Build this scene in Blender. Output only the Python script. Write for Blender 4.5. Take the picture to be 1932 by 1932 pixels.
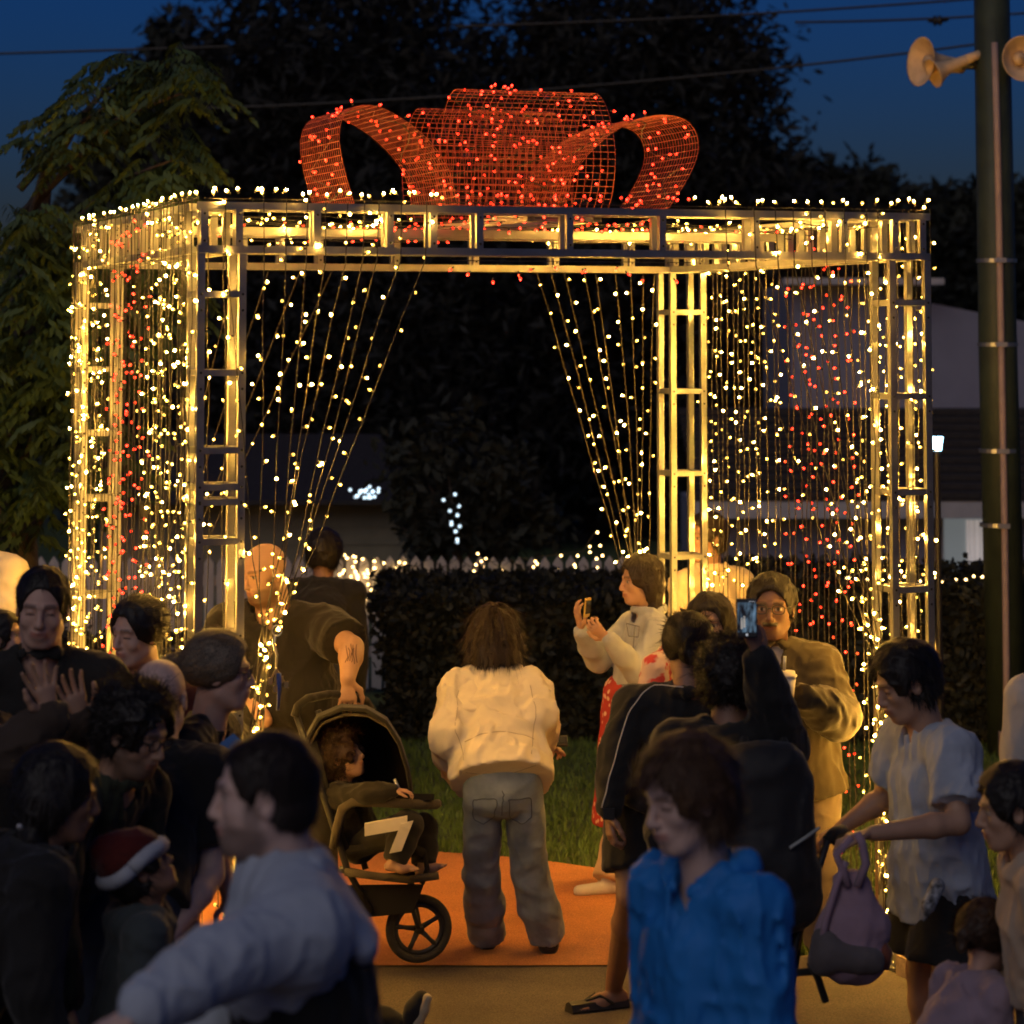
import bpy, math, random
import numpy as np
from mathutils import Vector, Matrix
R = math.radians
random.seed(7); rng = np.random.default_rng(7)
for o in list(bpy.data.objects): bpy.data.objects.remove(o)
scene = bpy.context.scene
col = scene.collection
# ------------------------------------------------------------------ camera, sky, afterglow and fill, exposure
FPX, PITCH, CH, YH, CX = 5293.0, 0.077, 2.5, 640.0, 966.0      # focal length, pitch, camera height, horizon row and centre column on a 1932 grid
CY = YH - FPX*math.tan(PITCH)
cam_d = bpy.data.cameras.new('camera'); cam = bpy.data.objects.new('camera', cam_d); col.objects.link(cam)
cam.location = (0, 0, CH); cam.rotation_euler = (math.pi/2+PITCH, 0, 0)
cam_d.sensor_width = 36; cam_d.lens = FPX/1932*36; cam_d.shift_y = -(966-CY)/1932
cam_d.clip_start = 0.1; cam_d.clip_end = 2000
cam_d.dof.use_dof = True; cam_d.dof.focus_distance = 11.4; cam_d.dof.aperture_fstop = cam_d.lens/29.0
cam_d.dof.aperture_blades = 9
scene.camera = cam
world = bpy.data.worlds.new('World'); scene.world = world; world.use_nodes = True
wn = world.node_tree.nodes; wl = world.node_tree.links
sky = wn.new('ShaderNodeTexSky'); sky.sky_type = 'NISHITA'; sky.sun_disc = False
sky.sun_elevation = R(2.0); sky.sun_rotation = R(192); sky.ozone_density = 6.0; sky.dust_density = 0.4
tint = wn.new('ShaderNodeMix'); tint.data_type = 'RGBA'; tint.blend_type = 'MULTIPLY'; tint.inputs[0].default_value = 1
tint.inputs[7].default_value = (.8,.72,1.12,1)
wl.new(sky.outputs[0], tint.inputs[6]); wl.new(tint.outputs[2], wn['Background'].inputs[0])
wn['Background'].inputs[1].default_value = .085
sun_d = bpy.data.lights.new('sun', 'SUN'); sun = bpy.data.objects.new('sun', sun_d); col.objects.link(sun)
sun_d.energy = 0.50; sun_d.angle = R(50); sun_d.color = (1.0, 0.91, 0.84)
sun.rotation_euler = (R(54), 0, R(-24))                        # afterglow plus added fill standing in for street lighting, behind the camera
scene.view_settings.view_transform = 'Standard'; scene.view_settings.look = 'None'
scene.view_settings.exposure = 0; scene.view_settings.gamma = 1; scene.view_settings.use_curve_mapping = False
cy = scene.cycles
cy.use_denoising = True; cy.max_bounces = 5; cy.diffuse_bounces = 3; cy.glossy_bounces = 3; cy.transparent_max_bounces = 8
cy.sample_clamp_indirect = 4.0; cy.caustics_reflective = False; cy.caustics_refractive = False
cy.use_light_tree = True
cy.filter_width = 1.8

# ------------------------------------------------------------------ helpers
def at(px, py, Y):
    "world point seen at (px,py) of the 1932 grid at distance Y"
    a = (px-CX)/FPX; b = (CY-py)/FPX
    fy = math.cos(PITCH)-b*math.sin(PITCH); fz = math.sin(PITCH)+b*math.cos(PITCH)
    t = Y/fy
    return Vector((a*t, Y, CH+fz*t))
def ground(px, py):
    a = (px-CX)/FPX; b = (CY-py)/FPX
    fy = math.cos(PITCH)-b*math.sin(PITCH); fz = math.sin(PITCH)+b*math.cos(PITCH)
    t = -CH/fz
    return Vector((a*t, fy*t, 0))
def tag(o, label=None, cat=None, group=None, kind=None):
    for k, v in (('label', label), ('category', cat), ('group', group), ('kind', kind)):
        if v: o[k] = v
    return o
def link(name, data, parent=None):
    o = bpy.data.objects.new(name, data); col.objects.link(o)
    if parent is not None: o.parent = parent
    return o
def empty(name, loc=(0,0,0), rz=0.0):
    o = link(name, None); o.location = loc; o.rotation_euler = (0,0,rz); o.empty_display_size = .1
    return o
def mesh_np(name, V, F, mats, smooth=False, mi=None):
    me = bpy.data.meshes.new(name)
    V = np.asarray(V, np.float32); F = np.asarray(F, np.int32)
    k = F.shape[1]
    me.vertices.add(len(V)); me.vertices.foreach_set('co', V.ravel())
    me.loops.add(F.size); me.loops.foreach_set('vertex_index', F.ravel())
    me.polygons.add(len(F)); me.polygons.foreach_set('loop_start', np.arange(0, F.size, k, dtype=np.int32))
    me.polygons.foreach_set('loop_total', np.full(len(F), k, np.int32))
    if mi is not None: me.polygons.foreach_set('material_index', np.asarray(mi, np.int32))
    if smooth: me.polygons.foreach_set('use_smooth', np.ones(len(F), bool))
    me.update(calc_edges=True); me.validate()
    for m in (mats if isinstance(mats, (list, tuple)) else [mats]): me.materials.append(m)
    return me
class MB:
    def __init__(s): s.v = []; s.f = []; s.m = []
    def add(s, vs, fs, m=0):
        n = len(s.v); s.v += [tuple(v) for v in vs]; s.f += [tuple(i+n for i in f) for f in fs]; s.m += [m]*len(fs)
    def box(s, a, b, m=0):
        x0,y0,z0 = a; x1,y1,z1 = b
        s.add([(x0,y0,z0),(x1,y0,z0),(x1,y1,z0),(x0,y1,z0),(x0,y0,z1),(x1,y0,z1),(x1,y1,z1),(x0,y1,z1)],
              [(0,3,2,1),(4,5,6,7),(0,1,5,4),(1,2,6,5),(2,3,7,6),(3,0,4,7)], m)
    def tube(s, pts, r, n=6, m=0, cap=True):
        pts = [Vector(p) for p in pts]; rr = r if isinstance(r, (list, tuple)) else [r]*len(pts)
        base = len(s.v); prev = None; N = len(pts)
        for i, p in enumerate(pts):
            d = (pts[min(i+1,N-1)]-pts[max(i-1,0)])
            d = d.normalized() if d.length > 1e-9 else Vector((0,0,1))
            if prev is None:
                x = d.orthogonal().normalized()
            else:
                x = prev - d*prev.dot(d)
                x = x.normalized() if x.length > 1e-6 else d.orthogonal().normalized()
            prev = x; y = d.cross(x)
            for k in range(n):
                a = 2*math.pi*k/n; s.v.append(tuple(p + (x*math.cos(a)+y*math.sin(a))*rr[i]))
        for i in range(N-1):
            for k in range(n):
                a = base+i*n+k; b = base+i*n+(k+1)%n
                s.f.append((a, b, b+n, a+n)); s.m.append(m)
        if cap:
            s.f.append(tuple(base+k for k in range(n))[::-1]); s.f.append(tuple(base+(N-1)*n+k for k in range(n))); s.m += [m, m]
    def lathe(s, c, axis, prof, n=16, m=0):
        "prof: list of (distance along axis, radius)"
        axis = Vector(axis).normalized(); x = axis.orthogonal().normalized(); y = axis.cross(x); c = Vector(c)
        base = len(s.v)
        for (h, r) in prof:
            for k in range(n):
                a = 2*math.pi*k/n; s.v.append(tuple(c+axis*h+(x*math.cos(a)+y*math.sin(a))*r))
        for i in range(len(prof)-1):
            for k in range(n):
                a = base+i*n+k; b = base+i*n+(k+1)%n
                s.f.append((a, b, b+n, a+n)); s.m.append(m)
    def build(s, name, mats, parent=None, smooth=False):
        me = bpy.data.meshes.new(name); me.from_pydata(s.v, [], s.f)
        for m in (mats if isinstance(mats, (list, tuple)) else [mats]): me.materials.append(m)
        me.polygons.foreach_set('material_index', s.m)
        if smooth: me.polygons.foreach_set('use_smooth', [True]*len(s.f))
        me.update()
        return link(name, me, parent)

# ------------------------------------------------------------------ materials
def mat(name, rgb, rough=0.7, metal=0.0, var=0.15, scale=20.0, bump=0.0, bscale=80.0, emit=None, estr=0.0, spec=0.5, rgb2=None, sheen=0.0, trans=0.0, coords='Object', detail=4.0, sss=0.0):
    m = bpy.data.materials.new(name); m.use_nodes = True
    nt = m.node_tree; n = nt.nodes; l = nt.links; b = n['Principled BSDF']
    b.inputs['Roughness'].default_value = rough; b.inputs['Metallic'].default_value = metal
    b.inputs['Specular IOR Level'].default_value = spec
    if sheen: b.inputs['Sheen Weight'].default_value = sheen
    if trans: b.inputs['Transmission Weight'].default_value = trans
    if sss:
        b.inputs['Subsurface Weight'].default_value = sss; b.inputs['Subsurface Radius'].default_value = (.02,.008,.004); b.inputs['Subsurface Scale'].default_value = .5
    if emit is not None:
        b.inputs['Emission Color'].default_value = (*emit, 1); b.inputs['Emission Strength'].default_value = estr
    tc = n.new('ShaderNodeTexCoord')
    if var > 0 or rgb2 is not None:
        nz = n.new('ShaderNodeTexNoise'); nz.inputs['Scale'].default_value = scale; nz.inputs['Detail'].default_value = detail
        l.new(tc.outputs[coords], nz.inputs['Vector'])
        cr = n.new('ShaderNodeValToRGB'); cr.color_ramp.elements[0].position = .32; cr.color_ramp.elements[1].position = .68
        c2 = rgb2 if rgb2 is not None else tuple(min(1, c*(1+var)) for c in rgb)
        c1 = rgb if rgb2 is not None else tuple(c*(1-var) for c in rgb)
        cr.color_ramp.elements[0].color = (*c1, 1); cr.color_ramp.elements[1].color = (*c2, 1)
        l.new(nz.outputs['Fac'], cr.inputs[0]); l.new(cr.outputs[0], b.inputs['Base Color'])
    else:
        b.inputs['Base Color'].default_value = (*rgb, 1)
    if bump > 0:
        nb = n.new('ShaderNodeTexNoise'); nb.inputs['Scale'].default_value = bscale; nb.inputs['Detail'].default_value = 3
        l.new(tc.outputs[coords], nb.inputs['Vector'])
        bp = n.new('ShaderNodeBump'); bp.inputs['Strength'].default_value = bump; bp.inputs['Distance'].default_value = .01
        l.new(nb.outputs['Fac'], bp.inputs['Height']); l.new(bp.outputs[0], b.inputs['Normal'])
    return m
M = {}
WARM = (1.0, 0.505, 0.075)
M['alu'] = mat('aluminium', (.33,.325,.315), .36, .90, .15, 9, .15, 60)
M['cable'] = mat('cable_black', (.030,.026,.020), .5, 0, .2, 30)
M['bulb'] = mat('warm_white_bulb', (.9,.8,.6), .3, 0, 0, emit=WARM, estr=2300)
M['halo_cap'] = mat('halo_cap_glow', (.9,.7,.4), .3, 0, 0, emit=(1.0,.56,.085), estr=2.4)  # oversized glowing cap, stands in for the golden halo around each core
M['red_halo_cap'] = mat('red_halo_cap_glow', (.8,.1,.05), .3, 0, 0, emit=(1.0,.03,.01), estr=2.6)  # same glowing cap, stands in for the halo of the red bulbs
M['bulb_dim'] = mat('warm_white_bulb_dim', (.9,.8,.6), .3, 0, 0, emit=(1,.56,.07), estr=60)
M['red_bulb'] = mat('red_bulb', (.8,.1,.05), .3, 0, 0, emit=(1.0,.022,.012), estr=24)
M['socket'] = mat('socket_black', (.02,.02,.018), .5, 0, .1)
M['red_wire'] = mat('red_mesh_wire', (.30,.05,.032), .5, .2, .2, 40)  # one red base colour for the whole mesh
def ground_mat(name, rgb, fine, blot, bump):
    m = mat(name, rgb, .82, 0, fine, 160, bump, 220, detail=3); n = m.node_tree.nodes; l = m.node_tree.links; b = n['Principled BSDF']
    cr = [k for k in n if k.type == 'VALTORGB'][0]; tc = [k for k in n if k.type == 'TEX_COORD'][0]
    nz = n.new('ShaderNodeTexNoise'); nz.inputs['Scale'].default_value = 1.7; nz.inputs['Detail'].default_value = 9; nz.inputs['Roughness'].default_value = .62; l.new(tc.outputs['Object'], nz.inputs['Vector'])
    c2 = n.new('ShaderNodeValToRGB'); c2.color_ramp.elements[0].position = .34; c2.color_ramp.elements[1].position = .66; c2.color_ramp.elements[0].color = (1-blot,1-blot,1-blot,1); c2.color_ramp.elements[1].color = (1+blot*.4,)*3+(1,)
    l.new(nz.outputs['Fac'], c2.inputs[0]); mx = n.new('ShaderNodeMix'); mx.data_type = 'RGBA'; mx.blend_type = 'MULTIPLY'; mx.inputs[0].default_value = 1
    l.new(cr.outputs[0], mx.inputs[6]); l.new(c2.outputs[0], mx.inputs[7]); l.new(mx.outputs[2], b.inputs['Base Color']); return m
M['asphalt'] = ground_mat('asphalt', (.115,.088,.058), .5, .35, .6)
M['orange_paving'] = ground_mat('orange_paving', (.47,.175,.045), .35, .28, .5)
M['soil'] = mat('lawn_soil', (.05,.075,.018), .95, 0, .4, 4, .8, 60, detail=8)
M['grass'] = mat('grass_blades', (.07,.12,.02), .7, 0, .4, 7)
M['timber'] = mat('timber_block', (.36,.26,.15), .7, 0, .25, 14, .3, 50)
M['bark'] = mat('bark', (.085,.065,.05), .9, 0, .4, 8, .8, 25)
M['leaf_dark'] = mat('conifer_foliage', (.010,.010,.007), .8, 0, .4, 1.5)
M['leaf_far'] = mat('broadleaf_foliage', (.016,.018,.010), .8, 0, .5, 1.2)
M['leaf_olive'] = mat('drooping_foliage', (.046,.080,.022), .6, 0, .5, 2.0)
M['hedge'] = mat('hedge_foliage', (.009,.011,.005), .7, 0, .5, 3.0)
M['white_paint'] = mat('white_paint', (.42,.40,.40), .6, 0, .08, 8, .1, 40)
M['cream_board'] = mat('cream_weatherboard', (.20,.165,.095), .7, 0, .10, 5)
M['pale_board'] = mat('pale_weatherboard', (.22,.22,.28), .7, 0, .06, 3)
M['roof_tile'] = mat('dark_roof_tile', (.028,.022,.019), .8, 0, .3, 20)
M['glass_dark'] = mat('window_glass', (.03,.035,.04), .08, 0, .1, 3)
M['curtain'] = mat('window_curtain', (.75,.72,.70), .8, 0, .1, 4, emit=(.62,.56,.54), estr=.32)
M['lit_pane'] = mat('lit_window_pane', (.2,.22,.22), .3, 0, .1, 4, emit=(.30,.33,.34), estr=.35)
M['pole_green'] = mat('pole_green_paint', (.034,.046,.026), .55, .1, .25, 7, .2, 30)
M['conduit'] = mat('conduit_pipe', (.36,.26,.23), .6, 0, .1, 12)
M['steel'] = mat('steel_band', (.45,.46,.45), .35, .9, .1, 20)
M['horn'] = mat('horn_speaker_beige', (.62,.45,.27), .6, 0, .14, 12)
M['black_plastic'] = mat('black_plastic', (.016,.015,.014), .45, 0, .2, 20)
M['cold_lamp'] = mat('cold_lantern_glass', (.6,.8,.9), .3, 0, 0, emit=(.38,.78,1.0), estr=9)
M['cold_bulb'] = mat('cold_bulb', (.6,.8,.9), .3, 0, 0, emit=(.62,.78,.9), estr=2)
M['fence_bulb'] = mat('fence_bulb', (.9,.8,.6), .3, 0, 0, emit=(1,.62,.22), estr=14)
# ------------------------------------------------------------------ the setting
def sheet(name, pts, z, m, kind='structure', label=None, cat=None):
    b = MB(); b.add([(p[0], p[1], z) for p in pts], [tuple(range(len(pts)))])
    return tag(b.build(name, m), label, cat, kind=kind)
sheet('lawn', [(-150,-40),(150,-40),(150,600),(-150,600)], 0, M['soil'])
front = [ground(-600,1829), ground(330,1826), ground(966,1826), ground(1400,1824), ground(1560,1800), ground(1700,1770), ground(2500,1660)]
sheet('front_path', [(-14,-6),(14,-6)]+[(p.x, p.y) for p in front[::-1]], .008, M['asphalt'])
op = [(330,1826),(966,1826),(1400,1824),(1500,1800),(1420,1730),(1300,1682),(1140,1645),(1000,1625),(870,1615),(700,1606),(500,1600),(330,1600)]
sheet('orange_path', [(ground(*p).x, ground(*p).y-.02*(i<3)) for i,p in enumerate(op)], .014, M['orange_paving'])
def inpoly(x, y, poly):
    c = np.zeros(len(x), bool); n = len(poly)
    for i in range(n):
        x0,y0 = poly[i]; x1,y1 = poly[(i+1)%n]
        s = ((y0>y) != (y1>y)) & (x < (x1-x0)*(y-y0)/((y1-y0) if y1!=y0 else 1e-9)+x0)
        c ^= s
    return c
def grass():
    n = 130000
    Y = 11.2+ rng.random(n)**1.5*7.6; X = (rng.random(n)*2-1)*(2.7+.12*Y)
    fp = [(-14,-6),(14,-6)]+[(p.x, p.y) for p in front[::-1]]
    gp = [(ground(*p).x, ground(*p).y) for p in op]
    k = ~(inpoly(X, Y, fp)|inpoly(X, Y, gp)); X = X[k]; Y = Y[k]; n = len(X)
    h = .025+.03*rng.random(n); a = rng.random(n)*6.283; w = .004+.004*rng.random(n)
    dx = np.cos(a)*w; dy = np.sin(a)*w; lx = (rng.random(n)-.5)*.04; ly = (rng.random(n)-.5)*.04
    V = np.stack([np.stack([X-dx,Y-dy,0*X],1), np.stack([X+dx,Y+dy,0*X],1), np.stack([X+lx,Y+ly,h],1)],1).reshape(-1,3)
    tag(link('grass', mesh_np('grass', V, np.arange(3*n).reshape(-1,3), M['grass'])), 'short dark green lawn grass behind the orange path', 'grass', kind='stuff')
grass()

# foliage ---------------------------------------------------------------
def rot_frames(n, r=rng):
    q = r.normal(size=(n,4)); q /= np.linalg.norm(q,axis=1)[:,None]
    w,x,y,z = q.T
    return np.stack([np.stack([1-2*(y*y+z*z),2*(x*y-z*w),2*(x*z+y*w)],1), np.stack([2*(x*y+z*w),1-2*(x*x+z*z),2*(y*z-x*w)],1)],1)
def leaf_cloud(P, size, ratio=.5, r=rng):
    n = len(P); fr = rot_frames(n, r); s = size*(.6+.8*r.random(n))
    a = fr[:,0]*s[:,None]; b = fr[:,1]*(s*ratio)[:,None]
    V = np.stack([P-a, P-b*.9, P+a, P+b*.9],1).reshape(-1,3)
    return V, np.arange(4*n).reshape(-1,4)
def clumpy(blobs, n, shell=.55, sub=.22, r=rng):
    "points in clumps spread through a union of ellipsoids (cx,cy,cz,rx,ry,rz)"
    vol = np.array([b[3]*b[4]*b[5] for b in blobs])**(2/3); vol /= vol.sum(); out = []
    for b, w in zip(blobs, vol):
        k = max(20, int(n*w)); nc = max(6, k//90)
        d = r.normal(size=(nc,3)); d /= np.linalg.norm(d,axis=1)[:,None]
        c = d*(shell+(1-shell)*r.random(nc)**.6)[:,None]
        p = np.repeat(c, k//nc+1, 0)[:k] + r.normal(size=(k,3))*sub
        out.append(p*np.array(b[3:])+np.array(b[:3]))
    return np.concatenate(out)
def tree(name, base, blobs, n, size, m, trunk_r, label, group=None, ratio=.5, limbs=6, sub=.22):
    t = empty(name, base); tag(t, label, 'tree', group)
    top = max(b[2] for b in blobs)
    mb = MB(); mb.tube([(0,0,0),(.06,0,top*.25),(-.05,.03,top*.5),(.03,0,top*.8),(0,0,top)], [trunk_r,trunk_r*.82,trunk_r*.62,trunk_r*.35,trunk_r*.1], 9)
    for i in range(limbs):
        b = blobs[i % len(blobs)]; z0 = top*(.2+.5*random.random()); e = Vector(b[:3])+Vector((random.uniform(-1,1)*b[3]*.6, random.uniform(-1,1)*b[4]*.6, random.uniform(-.4,.5)*b[5]))
        s0 = Vector((0,0,z0)); mb.tube([s0, s0.lerp(e,.5)+Vector((0,0,.12*b[5])), e], [trunk_r*.4, trunk_r*.22, trunk_r*.06], 6)
    mb.build('trunk', M['bark'], t, True)
    V, F = leaf_cloud(clumpy(blobs, n, sub=sub), size, ratio)
    link('crown', mesh_np('crown', V, F, m), t)
    return t
def blobs_px(base, lst):
    "crown lobes from picture measures: (px,py,Y,rx_px,rz_px)"
    out = []
    for (px,py,Y,rx,rz) in lst:
        c = at(px,py,Y)-Vector(base); k = Y/FPX
        out.append((c.x,c.y,c.z,rx*k,(rx+rz)*.5*k,rz*k))
    return out
b = Vector((at(650,900,34).x,34,0))
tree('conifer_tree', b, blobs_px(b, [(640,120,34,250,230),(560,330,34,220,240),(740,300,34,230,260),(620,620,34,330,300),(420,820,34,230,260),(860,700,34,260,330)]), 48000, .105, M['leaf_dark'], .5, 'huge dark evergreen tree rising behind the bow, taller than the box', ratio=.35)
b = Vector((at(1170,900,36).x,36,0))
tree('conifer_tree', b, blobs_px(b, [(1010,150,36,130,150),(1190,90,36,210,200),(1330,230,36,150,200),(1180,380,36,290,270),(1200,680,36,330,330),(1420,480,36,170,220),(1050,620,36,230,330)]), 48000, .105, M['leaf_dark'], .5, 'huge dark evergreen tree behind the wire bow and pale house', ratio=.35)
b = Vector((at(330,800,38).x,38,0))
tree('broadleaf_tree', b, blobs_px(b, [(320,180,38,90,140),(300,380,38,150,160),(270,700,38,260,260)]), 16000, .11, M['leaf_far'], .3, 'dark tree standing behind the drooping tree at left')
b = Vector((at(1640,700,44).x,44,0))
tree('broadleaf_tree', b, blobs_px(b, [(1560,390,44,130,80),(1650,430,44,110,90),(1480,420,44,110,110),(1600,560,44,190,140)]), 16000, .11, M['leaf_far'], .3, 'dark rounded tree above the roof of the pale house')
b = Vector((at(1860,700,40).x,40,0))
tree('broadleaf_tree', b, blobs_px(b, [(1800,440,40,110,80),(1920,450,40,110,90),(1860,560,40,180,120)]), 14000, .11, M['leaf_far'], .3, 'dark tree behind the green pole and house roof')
b = Vector((at(870,1000,23).x,23,0))
tree('garden_tree', b, blobs_px(b, [(860,900,23,120,110),(780,960,23,60,60),(960,960,23,90,90),(860,1000,23,90,60)]), 4000, .06, M['leaf_far'], .06, 'small dark garden tree in the gap behind the white fence')
# drooping tree at the left
def drooping_tree():
    base = Vector((at(90,1000,16).x-.25,16.2,0)); t = empty('drooping_tree', base)
    tag(t, 'olive green tree with long drooping leaves beside the light box', 'tree')
    lob = blobs_px(base, [(300,130,16.2,100,70),(220,190,16,110,90),(120,260,16,100,60),(360,170,15.8,60,60),(330,300,15.8,80,70),(60,470,15.6,90,110),(170,470,15.8,130,110),(280,420,15.8,110,100),(60,640,15.6,110,130),(190,650,15.8,120,130),(60,820,15.6,120,120),(170,860,15.8,110,110),(20,960,15.8,90,70),(290,540,15.9,90,100),(-60,720,15.7,110,200)])
    mb = MB(); trr = .15
    mb.tube([(0,0,0),(.05,0,.9),(0,.02,1.8),(.1,0,2.8),(.2,0,3.6)], [.17,.14,.12,.08,.03], 10)
    for bb in lob:
        s0 = Vector((.03,0,max(.8,bb[2]-.7))); e = Vector(bb[:3]); mb.tube([s0, s0.lerp(e,.6)+Vector((0,0,.15)), e], [.028,.018,.005], 6)
    mb.build('trunk', M['bark'], t, True)
    Vs=[]; Fs=[]; nv=0
    for bb in lob:
        nn = int(62*bb[3]*bb[5]/(.3*.28))
        for _ in range(nn):
            d = rng.normal(size=3); d/=np.linalg.norm(d); p = np.array(bb[:3])+d*np.array(bb[3:])*(.35+.65*rng.random()**.5)
            a = rng.random()*6.283; out = np.array([math.cos(a), math.sin(a)*.8, 0]); L = .16+.14*rng.random()
            side = np.array([-out[1], out[0], 0])
            for k in range(7):                     # leaflets hang along a drooping midrib
                s = (k+1)/7; c = p+out*L*s+np.array([0,0,.25*L*s-L*.75*s*s])
                for sg in (-1,1):
                    l = .095*(1.1-.5*abs(s-.5)); tip = c+side*sg*l*.6+out*l*(.2+.4*rng.random())+np.array([0,0,-l*(.35+.6*rng.random())])
                    w = out*.017
                    Vs += [c, (c+tip)/2+w+np.array([0,0,.006]), tip, (c+tip)/2-w]; Fs.append((nv,nv+1,nv+2,nv+3)); nv+=4
    link('crown', mesh_np('crown', np.array(Vs), np.array(Fs), M['leaf_olive']), t)
drooping_tree()
def hedge(name, p0, p1, h, dpt, label, n):
    c = (p0+p1)/2; d = p1-p0; t = empty(name, (c.x,c.y,0), math.atan2(d.y,d.x)); tag(t, label, 'hedge')
    L = d.length
    mb = MB(); mb.box((-L/2+.04,-dpt/2+.04,0),(L/2-.04,dpt/2-.04,h-.05)); core = mb.build('hedge_core', M['hedge'], t)
    P = rng.random((n,3)); face = rng.integers(0,3,n)
    P = np.stack([(P[:,0]-.5)*L, np.where(face==0, -dpt/2, np.where(face==1,(P[:,1]-.5)*dpt, -dpt/2)), np.where(face==1, h, P[:,2]*h)],1)
    P += rng.normal(size=(n,3))*.03 + .04*np.sin(P[:,[2,0,1]]*5)
    V, F = leaf_cloud(P, .035, .55)
    tag(link('foliage', mesh_np('foliage', V, F, M['hedge']), t), kind='stuff')
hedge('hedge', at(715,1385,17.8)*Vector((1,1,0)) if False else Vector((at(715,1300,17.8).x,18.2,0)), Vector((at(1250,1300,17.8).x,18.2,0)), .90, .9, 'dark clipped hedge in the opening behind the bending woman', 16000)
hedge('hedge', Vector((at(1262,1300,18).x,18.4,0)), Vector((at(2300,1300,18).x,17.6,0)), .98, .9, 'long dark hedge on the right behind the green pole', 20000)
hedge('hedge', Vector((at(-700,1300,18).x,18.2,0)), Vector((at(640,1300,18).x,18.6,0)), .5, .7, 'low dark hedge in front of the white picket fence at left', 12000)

# picket fence with small lights ------------------------------------------
def bulb_mesh(name, m, r=.0065, Ls=.022, capm=None):
    b = MB()
    b.lathe((0,0,0),(0,0,1),[(0,.001),(0,.0034),(Ls*.55,.0036),(Ls*.6,.003)],6,1)
    z0 = Ls*.6
    b.lathe((0,0,0),(0,0,1),[(z0,.0035),(z0+r*.7,r),(z0+r*1.3,r)],7,2)
    b.lathe((0,0,0),(0,0,1),[(z0+r*1.3,r),(z0+r*1.35,r*.55)],7,2)
    b.lathe((0,0,0),(0,0,1),[(z0+r*1.3,r*.5),(z0+r*1.7,r*.5),(z0+r*2.1,r*.25),(z0+r*2.15,.0003)],6,0)
    o = b.build(name, [m, M['socket'], capm or m], smooth=True); me = o.data; bpy.data.objects.remove(o)
    return me
BM = {'w': bulb_mesh('bulb_white', M['bulb'], .0066, .018, M['halo_cap']), 'r': bulb_mesh('bulb_red', M['red_bulb'], .0062, .020, M['red_halo_cap']), 'd': bulb_mesh('bulb_dim', M['bulb_dim'], .0058, .020, M['halo_cap'])}
BMf = {'w': bulb_mesh('fence_bulb', M['fence_bulb'], .007, .02), 'c': bulb_mesh('cold_bulb', M['cold_bulb'], .013, .02)}
def put_bulb(me, p, d, parent, name='bulb'):
    o = bpy.data.objects.new(name, me); o.parent = parent
    o.location = p; q = Vector(d).to_track_quat('Z','Y'); o.rotation_mode = 'QUATERNION'; o.rotation_quaternion = q
    col.objects.link(o); return o
def rdir(up=0.0):
    d = Vector((random.gauss(0,1), random.gauss(0,1), random.gauss(0,.5)+up)); return d.normalized()
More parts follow.
